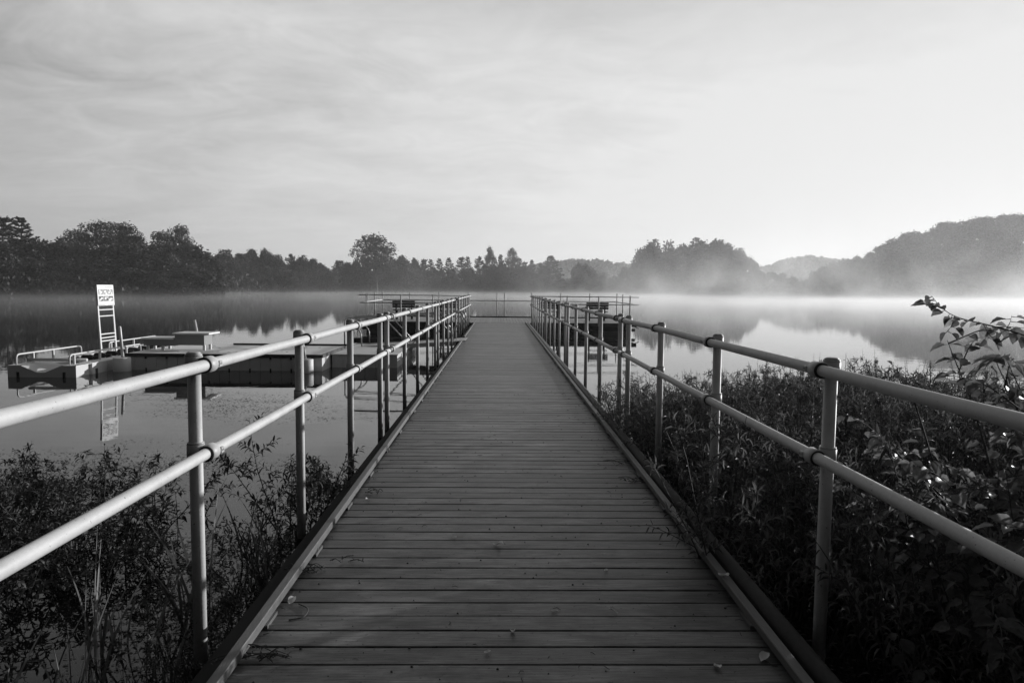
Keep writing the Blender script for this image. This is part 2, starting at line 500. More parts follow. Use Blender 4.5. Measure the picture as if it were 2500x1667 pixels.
# ------------------------------------------------------------------ trees
def broad_tree(seed, Ht=15.0, crown_r=5.0, base=0.28, lumps=26, cards=7000, size=0.42, openness=0.0, name='tree', mat='tree_broad'):
    rg = random.Random(seed); nr = np.random.default_rng(seed)
    tb = MB()
    tb.tube(bez([(0, 0, -0.5), (rg.uniform(-.2, .2), rg.uniform(-.2, .2), Ht * .3), (rg.uniform(-.5, .5), rg.uniform(-.5, .5), Ht * .75)], 4), [0.26 - 0.022 * i for i in range(9)], 7)
    cz = Ht * (base + (1 - base) / 2); rz = Ht * (1 - base) / 2
    C = []
    for i in range(lumps):
        for _ in range(50):
            p = nr.normal(size=3); p /= np.linalg.norm(p)
            q = rg.uniform(0.35, 0.95) ** 0.7
            x, y, z = p[0] * crown_r * q, p[1] * crown_r * q, cz + p[2] * rz * q
            taper = 1.0 - 0.35 * max(0, (z - cz) / rz)
            x *= taper; y *= taper
            R = crown_r * (rg.uniform(.15, .32) if openness < .5 else rg.uniform(.12, .21))
            if all((x - c[0]) ** 2 + (y - c[1]) ** 2 + (z - c[2]) ** 2 > ((R + c[3]) * (.45 + .35 * openness)) ** 2 for c in C): break
        C.append((x, y, z, R))
    C.append((rg.uniform(-.6, .6), rg.uniform(-.6, .6), Ht - crown_r * .26, crown_r * .28))
    for c in C:
        z0 = min(max(c[2] - 2.2 - rg.random() * 2, Ht * .22), Ht * .7)
        tb.tube(bez([(0, 0, z0), (c[0] * .5, c[1] * .5, z0 + (c[2] - z0) * .45), (c[0], c[1], c[2])], 3), [.09, .085, .075, .065, .05, .04, .03], 5)
    C = np.array(C)
    wts = C[:, 3] ** 2; wts = wts / wts.sum()
    idx = nr.choice(len(C), size=cards, p=wts)
    d = nr.normal(size=(cards, 3)); d /= np.linalg.norm(d, axis=1, keepdims=True)
    rad = C[idx, 3] * (0.60 + 0.45 * nr.random(cards) ** 0.6) * (1 + 0.25 * np.sin(d[:, 0] * 7 + idx) * np.sin(d[:, 2] * 9 + idx * 2))
    stray = nr.random(cards) < 0.24
    rad = np.where(stray, rad * (1.1 + .5 * nr.random(cards)), rad)
    O = C[idx, :3] + d * rad[:, None] * np.array([1, 1, .95])
    D = d * .6 + nr.normal(size=(cards, 3)) * .6
    N = d + nr.normal(size=(cards, 3)) * .5
    L = size * nr.uniform(.6, 1.35, cards)
    V, Fc = leaves(O, D, N, L, L * .8, tmpl_card())
    return tb.mesh(name + '_trunk', M['bark']), np_mesh(name + '_crown', V, Fc, M[mat])

def pine_tree(seed, Ht=17.0, r=3.6, base=0.18, cards=7000, size=0.40, name='pine', up=0.25, shape=1.0):
    rg = random.Random(seed); nr = np.random.default_rng(seed)
    tb = MB()
    tb.tube([(0, 0, -.5), (0.1, 0, Ht * .5), (0, 0.1, Ht * .98)], [.24, .15, .03], 7)
    O, D, N, L = [], [], [], []
    z = Ht * base
    whorls = []
    while z < Ht * .97:
        t = (z / Ht - base) / (1 - base)
        rr = r * (1 - t) ** 0.85 * 1.15 * (0.75 + .25 * min(1, t * 4)) * shape + .06
        nb = rg.randint(4, 6)
        a0 = rg.uniform(0, 6.28)
        for b in range(nb):
            a = a0 + b * 6.283 / nb + rg.uniform(-.3, .3)
            ln = rr * rg.uniform(.55, 1.2)
            if rg.random() < .12: continue
            up_ = up * (0.3 + 1.3 * t) * rg.uniform(.6, 1.4)
            pts = [Vector((0, 0, z)), Vector((math.cos(a) * ln * .6, math.sin(a) * ln * .6, z + ln * up_ * .35)), Vector((math.cos(a) * ln, math.sin(a) * ln, z + ln * up_))]
            tb.tube(pts, [.05, .035, .015], 4, caps=False)
            whorls.append((a, ln, z, up_))
        z += Ht * rg.uniform(.035, .055)
    per = max(8, cards // max(1, len(whorls)))
    for a, ln, z, up_ in whorls:
        k = int(per * (.4 + ln / r))
        s = nr.random(k) ** .6
        ca, sa = math.cos(a), math.sin(a)
        wid = .10 + .26 * ln * (1 - np.abs(s - .55) * 1.2)
        lat = nr.uniform(-1, 1, k) * wid
        o = np.stack([ca * ln * s - sa * lat, sa * ln * s + ca * lat, z + ln * up_ * s ** 1.6 + nr.normal(0, .09 + .05 * ln / 2, k)], 1)
        d = np.stack([ca + nr.normal(0, .5, k), sa + nr.normal(0, .5, k), .35 + nr.normal(0, .4, k)], 1)
        O.append(o); D.append(d); N.append(nr.normal(size=(k, 3)) * .6 + np.array([0, 0, 1])); L.append(size * nr.uniform(.6, 1.3, k))
    O = np.concatenate(O); D = np.concatenate(D); N = np.concatenate(N); L = np.concatenate(L)
    V, Fc = leaves(O, D, N, L, L * .5, tmpl_card())
    return tb.mesh(name + '_trunk', M['bark']), np_mesh(name + '_crown', V, Fc, M['tree_pine'])

TREES = {
    'oak': [broad_tree(11, 15, 4.6, .28, 62, 6840, .24, .75, 'oak'), broad_tree(12, 15, 4.2, .30, 56, 6480, .24, .9, 'oak'), broad_tree(13, 15, 5.0, .24, 68, 7200, .24, .6, 'oak')],
    'round': [broad_tree(21, 14, 5.2, .06, 34, 9000, .40, .0, 'round'), broad_tree(22, 14, 5.6, .05, 40, 9500, .40, .1, 'round'), broad_tree(23, 14, 4.8, .08, 30, 9000, .38, .2, 'round')],
    'hill': [broad_tree(31, 16, 6.0, .10, 16, 6500, .40, .15, 'hill', 'tree_hill'), broad_tree(32, 16, 5.4, .12, 20, 6500, .40, .3, 'hill', 'tree_hill'), broad_tree(33, 16, 6.6, .30, 30, 7000, .40, .7, 'hill', 'tree_hill'), broad_tree(34, 16, 5.8, .20, 14, 6500, .40, .2, 'hill', 'tree_hill')],
    'pine': [pine_tree(41, 17, 3.7, size=.3, up=.4), pine_tree(42, 17, 3.2, .22, size=.3, up=.5), pine_tree(43, 17, 4.2, .14, size=.3, up=.55)],
    'spruce': [pine_tree(51, 16, 2.6, .08, up=-.1, shape=1.05), pine_tree(52, 16, 2.9, .1, up=.05)],
}
SRC_H = {'oak': 15, 'round': 14, 'hill': 16, 'pine': 17, 'spruce': 16}
SRC_R = {'oak': 4.8, 'round': 5.6, 'hill': 6.2, 'pine': 3.7, 'spruce': 2.8}
NAME = {'oak': 'broadleaf_tree', 'round': 'broadleaf_tree', 'hill': 'broadleaf_tree', 'pine': 'pine_tree', 'spruce': 'conifer_tree'}
CAT = {'oak': 'tree', 'round': 'tree', 'hill': 'tree', 'pine': 'pine tree', 'spruce': 'conifer'}
trg = random.Random(5)
def place_tree(kind, px_, ytop, dist, wpx=None, label=None, group=None, zbase=None):
    p = at(px_, ytop, dist)
    gz = ground_z(p.x, p.y) if zbase is None else zbase
    if kind == 'hill': gz = min(gz, p.z - 15)
    h = max(p.z - gz, 2.0)
    k = trg.randrange(len(TREES[kind]))
    s = h / SRC_H[kind]
    if kind == 'hill' and wpx: wpx *= .72
    if wpx: sw = (wpx * dist / 1700.0 / 2) / SRC_R[kind] * (trg.uniform(1.15, 1.6) if kind == 'round' else (trg.uniform(1.25, 1.7) if kind == 'pine' and dist > 200 else 1.1))
    else: sw = s * trg.uniform(.85, 1.1)
    t = thing(NAME[kind], label, CAT[kind], (p.x, p.y, gz), group, trg.uniform(0, 6.28))
    t.scale = (sw, sw, s)
    link('trunk', TREES[kind][k][0], t)
    link('crown', TREES[kind][k][1], t)
    return t

G1 = 'dark trees on the near left shore'
G2 = 'trees along the far left shore'
G3 = 'conifers and trees along the middle of the far shore'
G4 = 'trees of the misty round grove'
G5 = 'misty trees covering the right hillside'
L1 = 'dark bushy tree in the black thicket on the near left shore'
L2 = 'dark tree in the low even treeline behind the floating dock'
L3p = 'slim dark pine in the conifer row behind the pier end'
L3 = 'leafy tree between the conifers behind the pier end'
L4 = 'misty rounded tree in the grove right of the pier end'
L5 = 'pale misty tree on the wooded hillside at right'
# near left shore
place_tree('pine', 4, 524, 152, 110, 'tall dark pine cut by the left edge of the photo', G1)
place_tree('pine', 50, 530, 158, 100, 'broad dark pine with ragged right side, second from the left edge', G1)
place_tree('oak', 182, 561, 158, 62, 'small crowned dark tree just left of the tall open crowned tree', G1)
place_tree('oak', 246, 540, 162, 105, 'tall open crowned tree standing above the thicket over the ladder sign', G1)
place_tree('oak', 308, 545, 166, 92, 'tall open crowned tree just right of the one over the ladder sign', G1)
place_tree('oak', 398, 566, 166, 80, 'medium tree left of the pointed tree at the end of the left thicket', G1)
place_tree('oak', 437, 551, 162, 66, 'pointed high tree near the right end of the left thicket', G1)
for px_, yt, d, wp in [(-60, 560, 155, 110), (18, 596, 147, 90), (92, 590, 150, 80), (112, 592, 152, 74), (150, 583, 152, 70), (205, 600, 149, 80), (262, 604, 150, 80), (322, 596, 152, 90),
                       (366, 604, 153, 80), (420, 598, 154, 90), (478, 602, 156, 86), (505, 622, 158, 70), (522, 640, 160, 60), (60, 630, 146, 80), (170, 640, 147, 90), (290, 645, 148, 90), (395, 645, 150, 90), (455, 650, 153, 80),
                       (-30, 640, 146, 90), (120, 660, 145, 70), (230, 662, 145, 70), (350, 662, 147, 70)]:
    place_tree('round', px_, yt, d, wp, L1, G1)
# far left shore
place_tree('pine', 710, 616, 246, 42, 'dark pointed pine rising from the low treeline left of the big open tree', G2)
for px_, yt, d, wp in [(553, 617, 225, 50), (585, 621, 235, 52), (616, 611, 240, 44), (647, 609, 242, 46), (676, 624, 243, 46), (738, 627, 248, 46), (763, 634, 250, 44), (784, 645, 250, 40), (800, 660, 250, 34),
                       (530, 650, 222, 50), (570, 655, 226, 50), (610, 655, 232, 50), (650, 652, 236, 50), (690, 655, 238, 50), (730, 660, 240, 50), (765, 668, 243, 44), (545, 680, 219, 50), (600, 680, 225, 44), (665, 682, 232, 50), (718, 682, 238, 44)]:
    place_tree('round', px_, yt, d, wp, L2, G2)
# middle of the far shore
place_tree('oak', 918, 573, 262, 118, 'big open crowned tree towering over the treeline left of the pier end', G3)
place_tree('pine', 1344, 624, 318, 62, 'large pine with layered branches at the right end of the conifer row', G3)
place_tree('oak', 1196, 603, 322, 36, 'slender pale tree sticking up above the conifers behind the pier', G3)
place_tree('oak', 1250, 606, 322, 36, 'narrow dark tree sticking up right of the slender pale one', G3)
for px_, yt, d, wp in [(830, 633, 262, 48), (851, 641, 265, 36), (1011, 629, 285, 34), (1036, 630, 290, 34), (1052, 633, 292, 30), (1073, 631, 296, 36), (1095, 629, 298, 34),
                       (1126, 625, 306, 40), (1142, 626, 310, 30), (1170, 622, 316, 36), (1222, 621, 322, 32), (1281, 637, 326, 30), (1298, 634, 328, 32), (1320, 642, 330, 30), (1268, 627, 324, 30)]:
    place_tree('pine', px_, yt, d, wp, L3p, G3)
for px_, yt, d, wp in [(870, 640, 266, 44), (895, 645, 268, 50), (940, 640, 270, 44), (981, 627, 276, 44), (962, 645, 272, 40), (1000, 655, 280, 44), (1050, 660, 288, 44), (1100, 662, 298, 46), (1150, 658, 306, 46), (1200, 655, 314, 44),
                       (1240, 655, 318, 44), (1290, 664, 322, 44), (1325, 668, 326, 44), (1365, 678, 334, 36), (1386, 682, 345, 34)]:
    place_tree('round', px_, yt, d, wp, L3, G3)
for px_, yt, d, wp in [(1412, 643, 352, 34), (1430, 645, 354, 34), (1446, 662, 356, 30), (1475, 667, 352, 36), (1500, 674, 350, 34), (1524, 653, 348, 36), (1460, 682, 345, 40), (1420, 680, 348, 44)]:
    place_tree('round', px_, yt, d, wp, 'small misty tree between the last conifer and the round grove', 'small trees in the misty gap')
for lo, hi, stp, f0, f1, dd, gg, ll in [(540, 800, 21, 612, 652, 246, G2, L2), (820, 1340, 24, 640, 652, 0, G3, L3)]:
    q = lo
    while q < hi:
        d_ = dd or float(np.interp(q, [820, 1340], [268, 330]))
        place_tree('round' if trg.random() < .5 else 'pine', q + trg.uniform(-6, 6), float(np.interp(q, [lo, hi], [f0, f1])) + trg.uniform(-12, 16), d_, trg.uniform(30, 46), ll, gg)
        q += stp
# round grove
for px_, yt, d, wp in [(1562, 613, 312, 44), (1596, 590, 310, 66), (1636, 594, 308, 62), (1668, 600, 306, 60), (1704, 586, 304, 70), (1750, 588, 304, 66), (1778, 597, 302, 60), (1806, 610, 302, 60), (1832, 634, 302, 50), (1846, 658, 300, 40),
                       (1580, 640, 300, 60), (1630, 640, 298, 70), (1690, 640, 296, 76), (1745, 640, 296, 76), (1800, 650, 296, 66), (1560, 668, 300, 50), (1610, 675, 296, 60), (1670, 680, 294, 60), (1730, 680, 294, 60), (1780, 682, 294, 60), (1825, 680, 296, 50)]:
    place_tree('round', px_, yt, d, wp, L4, G4)
for px_, yt, d, wp in [(1884, 665, 330, 44), (1912, 668, 330, 40), (1938, 685, 320, 36), (1960, 690, 315, 36)]:
    place_tree('round', px_, yt, d, wp, 'low misty tree in the dip between grove and hillside', 'low trees in the misty dip')
# right hillside
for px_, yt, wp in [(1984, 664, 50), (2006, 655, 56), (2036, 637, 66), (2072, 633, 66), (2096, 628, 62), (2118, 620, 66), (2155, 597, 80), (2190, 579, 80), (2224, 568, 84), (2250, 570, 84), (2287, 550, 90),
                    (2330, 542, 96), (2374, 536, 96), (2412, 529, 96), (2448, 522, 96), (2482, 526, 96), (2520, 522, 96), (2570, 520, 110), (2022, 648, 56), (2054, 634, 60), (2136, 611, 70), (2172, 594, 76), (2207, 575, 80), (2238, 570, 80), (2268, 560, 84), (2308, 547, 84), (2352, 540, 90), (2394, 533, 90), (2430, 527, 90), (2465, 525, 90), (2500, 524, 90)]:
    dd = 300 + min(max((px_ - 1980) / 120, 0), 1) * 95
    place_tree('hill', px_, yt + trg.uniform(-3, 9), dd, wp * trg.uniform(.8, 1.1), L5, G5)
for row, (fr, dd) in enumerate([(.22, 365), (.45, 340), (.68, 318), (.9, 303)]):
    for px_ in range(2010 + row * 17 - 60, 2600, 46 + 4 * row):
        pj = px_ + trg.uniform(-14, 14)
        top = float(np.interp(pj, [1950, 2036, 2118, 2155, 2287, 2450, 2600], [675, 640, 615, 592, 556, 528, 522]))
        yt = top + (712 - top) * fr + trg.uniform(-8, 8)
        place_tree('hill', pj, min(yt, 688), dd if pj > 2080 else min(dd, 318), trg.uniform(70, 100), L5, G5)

# unseen trees added behind and beside the camera to shade the near pier
for bx, by, bs in [(-24, 2, 1.0), (-19, -4, 1.1), (-13, -7, 1.05), (-7, -6.5, 1.1), (-1.8, -6.6, 1.0), (4, -7.6, 1.15), (9, -8, 1.1), (15, -7, 1.0), (21, -4, 1.1), (-28, 8, 1.2), (-31, 15, 1.3), (-36, 21, 1.3), (-21, 7, .9), (-5, -14, 1.3), (6, -15, 1.3), (26, -1, .9)]:
    t = thing('broadleaf_tree', 'large leafy tree out of view, added to shade the pier', 'tree', (bx, by, 0), 'unseen trees added to shade the pier', bx)
    t.scale = (bs, bs, bs)
    link('trunk', TREES['round'][int(abs(bx)) % 3][0], t)
    link('crown', TREES['round'][int(abs(bx)) % 3][1], t)

# shoreline brush and far woods (uncountable masses)
def brush():
    nr = np.random.default_rng(3)
    O, Ls = [], []
    for th in np.arange(-42, 44, 0.16):
        R = shore(th)
        for k in range(3):
            rr = R + nr.uniform(-1.0, 7)
            t2 = math.radians(th + nr.uniform(-.1, .1))
            c = np.array([rr * math.sin(t2), rr * math.cos(t2), 0])
            hh = nr.uniform(.8, 2.6) * (1.5 if R > 200 else 1)
            n = 34
            p = nr.normal(size=(n, 3)) * np.array([1.3, 1.3, hh * .35]) + np.array([0, 0, hh * .45 - .2])
            p[:, 2] = np.maximum(p[:, 2] + .2, WZ + .02 + nr.random(n) * .3)
            O.append(c + p)
            Ls.append(nr.uniform(.3, .7, n) * (1.3 if R > 200 else .9))
    O = np.concatenate(O); Ls = np.concatenate(Ls)
    k = len(O)
    D = nr.normal(size=(k, 3)); D[:, 2] = np.abs(D[:, 2]) + .4
    V, Fc = leaves(O, D, nr.normal(size=(k, 3)), Ls, Ls * .7, tmpl_card())
    o = link('shoreline_brush', np_mesh('shoreline_brush', V, Fc, M['brush']))
    tag(o, 'low dark brush and reeds lining the far water edge', 'brush', kind='stuff')
brush()
def far_woods():
    nr = np.random.default_rng(8)
    O, D, Ls = [], [], []
    for mx, my, sx, sy, h in MOUNDS:
        for _ in range(330):
            x = mx + nr.normal() * sx * .8; y = my + nr.normal() * sy * .7
            z = ground_z(x, y)
            if z < 3: continue
            R = nr.uniform(3.2, 5.5)
            n = 44
            d = nr.normal(size=(n, 3)); d /= np.linalg.norm(d, axis=1, keepdims=True)
            d[:, 2] = np.abs(d[:, 2])
            O.append(np.array([x, y, z + 3.0]) + d * R * np.array([1, 1, 1.2])); D.append(d + nr.normal(size=(n, 3)) * .5); Ls.append(nr.uniform(1.2, 2.6, n))
    O = np.concatenate(O); D = np.concatenate(D); Ls = np.concatenate(Ls)
    V, Fc = leaves(O, D, nr.normal(size=O.shape), Ls, Ls, tmpl_card())
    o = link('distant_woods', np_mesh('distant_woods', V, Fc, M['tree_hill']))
    tag(o, 'faint wooded hills far behind the lake in the haze', 'woods', kind='stuff')
far_woods()

# ------------------------------------------------------------------ pier
PL, PR = -1.012, 1.135        # deck between the curbs
PEND = 30.4
def build_pier():
    t = thing('pier', 'long straight pier of grey cross boards running out over the lake', 'pier', (0, 0, 0))
    rg = random.Random(2)
    b = MB()
    pitch = 0.13813
    y = 2.68327 - pitch * 34
    while y + pitch < PEND:
        zz = rg.uniform(-.0015, .0015)
        sk = rg.uniform(-.002, .002)
        y0, y1 = y + .0035 + rg.uniform(0, .0012), y + pitch - .0035 - rg.uniform(0, .0012)
        x0, x1, bv = PL - .04, PR + .04, .0035
        # board with chamfered long edges, slightly bowed
        ns = 6
        base = len(b.v)
        for i in range(ns + 1):
            x = x0 + (x1 - x0) * i / ns
            q = sk * (i / ns - .5) * 2 + .0009 * math.sin(i * 1.7 + y * 31)
            for yy, z in ((y0, -.025), (y0, -bv), (y0 + bv, 0), (y1 - bv, 0), (y1, -bv), (y1, -.025)):
                b.v.append((x, yy + q, z + zz))
        for i in range(ns):
            for k in range(6):
                k2 = (k + 1) % 6
                a = base + i * 6
                b.f.append((a + k, a + k2, a + 6 + k2, a + 6 + k)); b.sm.append(False)
        b.f.append(tuple(base + k for k in range(6))); b.sm.append(False)
        b.f.append(tuple(base + ns * 6 + k for k in reversed(range(6)))); b.sm.append(False)
        y += pitch
    b.build('deck_boards', M['deck'], t)
    # stringers and ledges
    for x0, x1 in ((-1.215, -1.07), (1.195, 1.345)):
        s = MB()
        s.box(x0, -2.2, -.30, x1, PEND - .02, -.075)
        s.build('stringer', M['dark_wood'], t)
    s = MB()
    for k in range(0, 40):
        yy = -1.8 + k * .82
        if yy > PEND - .2: break
        s.box(-1.05, yy, -.20, 1.17, yy + .06, -.032)
    s.build('joists', M['dark_wood'], t)
    # curbs raised on small blocks
    for side, x0, x1, ranges in (('l', -1.060, -1.016, [(-2.2, 8.0), (8.03, 14.6), (14.63, 19.3), (20.9, PEND)]), ('r', 1.140, 1.184, [(-2.2, 8.0), (8.03, 14.6), (14.63, 21.2), (21.23, PEND)])):
        for (a, e) in ranges:
            c = MB()
            c.box(x0, a, .018, x1, e, .056, .004)
            yy = a + .25
            while yy < e - .2:
                c.box(x0 - (.012 if side == 'r' else -.006), yy, .001, x1 + (-.006 if side == 'r' else .012), yy + .14, .0175)
                yy += .82
            c.build('curb', M['curb'], t)
    p = MB()
    p.tube([(1.262, -2.2, .012), (1.262, 30.2, .012)], .046, 14)
    p.build('utility_pipe', M['pipe'], t)
    for yy in (1.2, 7.8, 14.4, 21.1, 27.5):
        for x, lean in ((-1.12, -.05), (1.24, -.16)):
            q = MB()
            q.tube([(x, yy, -.26), (x + lean, yy, -2.1)], .095, 12)
            q.build('pile', M['dark_wood'], t)
    return t
build_pier()

# ------------------------------------------------------------------ railings
ZU, ZL = 1.165, 0.787
RAIL_R, POST_R = .0246, .0278
def fitting_mesh(side, top):
    """cast crossover fitting: a sleeve round the post, a sleeve round the rail, a small screw flange. Origin at the rail centre."""
    b = MB()
    px_ = .058 * side
    b.tube([(px_, 0, -.036), (px_, 0, .036)], .0365, 18)
    b.tube([(px_, 0, .0362), (px_, 0, .0445)], .0345, 18)
    n = MB
    # rail sleeve
    b.tube([(0, -.036, 0), (0, -.033, 0), (0, .033, 0), (0, .036, 0)], [.0310, .0350, .0350, .0310], 20)
    # bridge between sleeves
    b.box(min(px_, 0) + .012, -.021, -.023, max(px_, 0) - .012, .021, .023)
    # screw flange on the walkway side of the rail sleeve
    s = -side
    xa, xb = sorted((s * .024, s * .0375))
    b.box(xa, .036, -.012, xb, .066, .012, .002)
    if top:   # low domed post cap
        b.tube([(px_, 0, .0445), (px_, 0, .0500), (px_, 0, .0540)], [.0300, .0290, .019], 18)
    return b
def screw_mesh(side):
    b = MB()
    s = -side
    xa, xb = sorted((s * .0372, s * .0382))
    for yy in (.043, .056): b.box(xa, yy, -.004, xb, yy + .005, .004)
    return b
FIT = {(s, t): fitting_mesh(s, t).mesh('fitting', M['fitting']) for s in (-1, 1) for t in (0, 1)}
SHADE_RING = MB().tube([(0, -.0375, 0), (0, -.0362, 0)], .0338, 20).mesh('shade_ring', M['screw'])  # dark ring stands in for shade at the open end of the rail sleeve
SCR = {s: screw_mesh(s).mesh('screws', M['screw']) for s in (-1, 1)}
def railing(side, X, y0, y1, posts, label):
    t = thing('railing', label, 'railing', (X, y0, 0), 'pipe railing sections beside the walkway')
    for z, r in ((ZU, RAIL_R), (ZL, RAIL_R)):
        b = MB()
        n = max(2, int((y1 - y0) / .8))
        rg = random.Random(int(y0 * 10 + z * 7))
        b.tube([(0 + rg.uniform(-.0022, .0022), (y1 - y0) * i / n, z + rg.uniform(-.0022, .0022)) for i in range(n + 1)], r, 20)
        b.build('rail', M['rail'], t)
    for y in posts:
        b = MB()
        b.tube([(0, 0, -.30), (0, 0, ZU + .030)], POST_R, 20)
        # bolted saddle at the foot
        po = b.build('post', M['rail'], t)
        po.location = (.058 * side, y - y0, 0)
        bk = MB(); bk.box(-.085 if side > 0 else -.02, -.05, -.26, .02 if side > 0 else .085, .05, -.15)
        bk.build('bracket', M['dark_wood'], po)
        for z, top in ((ZU, 1), (ZL, 0)):
            f = link('fitting', FIT[(side, top)], po)
            f.location = (-.058 * side, 0, z)
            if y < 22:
                g = link('shade_ring', SHADE_RING, po)
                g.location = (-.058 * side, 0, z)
                g = link('screws', SCR[side], po)
                g.location = (-.058 * side, 0, z)
    return t
XL, XR = -1.238, 1.372
railing(-1, XL, -1.2, 7.83, [-.1, 1.45, 2.97, 4.53, 6.08, 7.60], 'left pipe railing section nearest the camera, bright in the sun')
railing(-1, XL, 7.84, 14.55, [8.06, 9.58, 11.12, 12.66, 14.2], 'second left railing section, in front of the floating dock')
railing(-1, XL, 14.56, 19.5, [14.82, 16.3, 17.75, 19.1], 'third left railing section, ending at the ramp opening')
railing(-1, XL, 20.85, 30.3, [21.0, 22.5, 24.0, 25.55, 27.1, 28.6, 30.15], 'last left railing section, between the ramp opening and the platform')
railing(1, XR, -1.2, 7.86, [-.1, 1.42, 2.95, 4.51, 6.10, 7.63], 'right pipe railing section nearest the camera, crossing the shrubs')
railing(1, XR, 7.87, 14.66, [8.15, 9.75, 11.35, 12.9, 14.42], 'second right railing section, starting where the shrubs end')
railing(1, XR, 14.67, 21.3, [14.95, 16.46, 17.97, 19.5, 21.05], 'third right railing section, about half way along the pier')
railing(1, XR, 21.31, 30.3, [21.6, 23.1, 24.5, 26.0, 27.5, 29.0, 30.15], 'last right railing section, running up to the platform')

# ------------------------------------------------------------------ end platform
def build_platform():
    x0, x1, y0, y1 = -5.98, 6.0, PEND + .03, 36.0
    t = thing('fishing_platform', 'wide railed timber platform across the end of the pier', 'platform', (0, y0, 0))
    rg = random.Random(9)
    b = MB()
    x = x0
    while x < x1 - .1:
        b.box(x + .004, y0, -.03, x + .134, y1, rg.uniform(-.001, .001), .003)
        x += .138
    o = b.build('deck_boards', simple('platform_boards', .17, rough=.5, noise=.35, nscale=4, island=.4, stretch=(8, .6, 2)), t, True)
    b = MB()
    b.box(x0 - .04, y0 - .045, -.13, PL - .3, y0 - .003, .02)
    b.box(PR + .3, y0 - .045, -.13, x1 + .04, y0 - .003, .02)
    b.box(x0 - .04, y1 + .003, -.13, x1 + .04, y1 + .045, .06)
    b.box(x0 - .04, y0, -.13, x0 - .003, y1, .02)
    b.box(x1 + .003, y0, -.13, x1 + .04, y1, .02)
    b.build('fascia', M['dark_wood'], t, True)
    b = MB()
    for yy in (y0 + .1, y0 + 1.9, y0 + 3.7, y1 - .15):
        b.box(x0, yy, -.34, x1, yy + .07, -.22)
    for i in range(14):
        xa = x0 + .1 + i * .86
        b.box(xa, y0 + .02, -.215, xa + .06, y1, -.035)
        b.beam((xa, y0 + .06, -.21), (xa + .43, y0 + .06, -.03), .03, .03)
        b.beam((xa + .43, y0 + .06, -.03), (xa + .86, y0 + .06, -.21), .03, .03)
    b.build('underframe', M['dark_wood'], t, True)
    for yy in (y0 + .4, y0 + 2.7, y1 - .5):
        for xx in (-5.7, -3.6, -1.6, .1, 1.8, 3.7, 5.7):
            q = MB()
            q.tube([(xx, yy, -.22), (xx, yy, -2.1)], .10, 10)
            q.build('pile', M['dark_wood'], t, True)
    # floats below the frame
    for xa, xb in ((-5.8, -3.9), (-3.7, -1.5), (1.7, 3.9), (4.1, 5.85)):
        q = MB()
        q.box(xa, y0 + .15, -.62, xb, y1 - .3, -.36, .02)
        q.build('float', M['rubber'], t, True)
    return t
build_platform()
def platform_railing(label, rails, posts, loc):
    t = thing('railing', label, 'railing', loc, 'thin railings round the end platform')
    for a, b_ in rails:
        b = MB(); b.tube([a, b_], .024, 10); b.build('rail', M['rail'], t, True)
    for x, y, zt in posts:
        b = MB()
        b.tube([(x, y, -.12), (x, y, zt)], .027, 10)
        b.tube([(x, y, zt), (x, y, zt + .012)], .034, 10)
        b.build('post', M['rail'], t, True)
PY = 30.44; PF = 36.0
platform_railing('thin near railing on the left wing of the platform', [((-6.1, PY, 1.165), (-1.25, PY, 1.165)), ((-6.05, PY, .83), (-1.25, PY, .83))],
                 [(-5.76, PY - .05, 1.19), (-4.27, PY - .05, 1.19), (-2.88, PY - .05, 1.19), (-1.50, PY - .05, 1.19)], (-3.6, PY, 0))
platform_railing('thin near railing on the right wing of the platform', [((1.38, PY, 1.165), (6.12, PY, 1.165)), ((1.38, PY, .83), (6.12, PY, .83))],
                 [(1.60, PY - .05, 1.19), (2.97, PY - .05, 1.19), (4.35, PY - .05, 1.19), (5.73, PY - .05, 1.19)], (3.6, PY, 0))
platform_railing('low single bar railing on the lake side of the platform, its posts standing higher', [((-6.0, PF - .03, .86), (6.0, PF - .03, .86))],
                 [(x, PF + .05, 1.27) for x in (-6.0, -4.6, -3.1, -1.6, -.11, .28, 1.69, 3.19, 4.69, 6.1)], (0, PF, 0))
platform_railing('short side railing closing the left end of the platform', [((-6.0, PY, .83), (-6.0, PF - .06, .86))], [(-6.05, 32.2, 1.2), (-6.05, 34.1, 1.25)], (-6, 33, 0))
platform_railing('short side railing closing the right end of the platform', [((6.0, PY, .83), (6.0, PF - .06, .86))], [(6.06, 32.2, 1.2), (6.06, 34.1, 1.25)], (6, 33, 0))

def make_bench(label):
    t = thing('bench', label, 'bench', (0, 0, 0), 'dark benches facing the lake on the platform')
    b = MB(); b.box(-.52, .10, .405, .52, .25, .44, .004); b.box(-.52, .26, .405, .52, .42, .44, .004); b.build('seat', M['dark_wood'], t)
    b = MB(); b.beam((-.53, -.02, .60), (.53, -.02, .60), .035, .10); b.beam((-.53, -.035, .715), (.53, -.035, .715), .035, .10); b.beam((-.53, -.05, .83), (.53, -.05, .83), .035, .10)
    b.build('backrest', M['dark_wood'], t)
    for x in (-.36, .36):
        b = MB(); b.beam((x, .07, .0), (x, -.02, .86), .06, .06, (0, 1, 0)); b.beam((x, .36, .0), (x, .34, .40), .06, .06, (0, 1, 0)); b.beam((x, .02, .375), (x, .40, .375), .05, .05)
        b.build('leg', M['dark_wood'], t)
    return t
bn = None
for x, lb in ((-4.5, 'dark bench at the far left of the platform'), (-2.4, 'dark bench left of the walkway, partly behind the near railing'), (2.42, 'dark bench just right of the walkway, behind the right railing'), (4.66, 'dark bench at the far right of the platform')):
    bn = make_bench(lb) if bn is None else copy_tree(bn)
    bn['label'] = lb
    bn.location = (x, 33.0, 0)

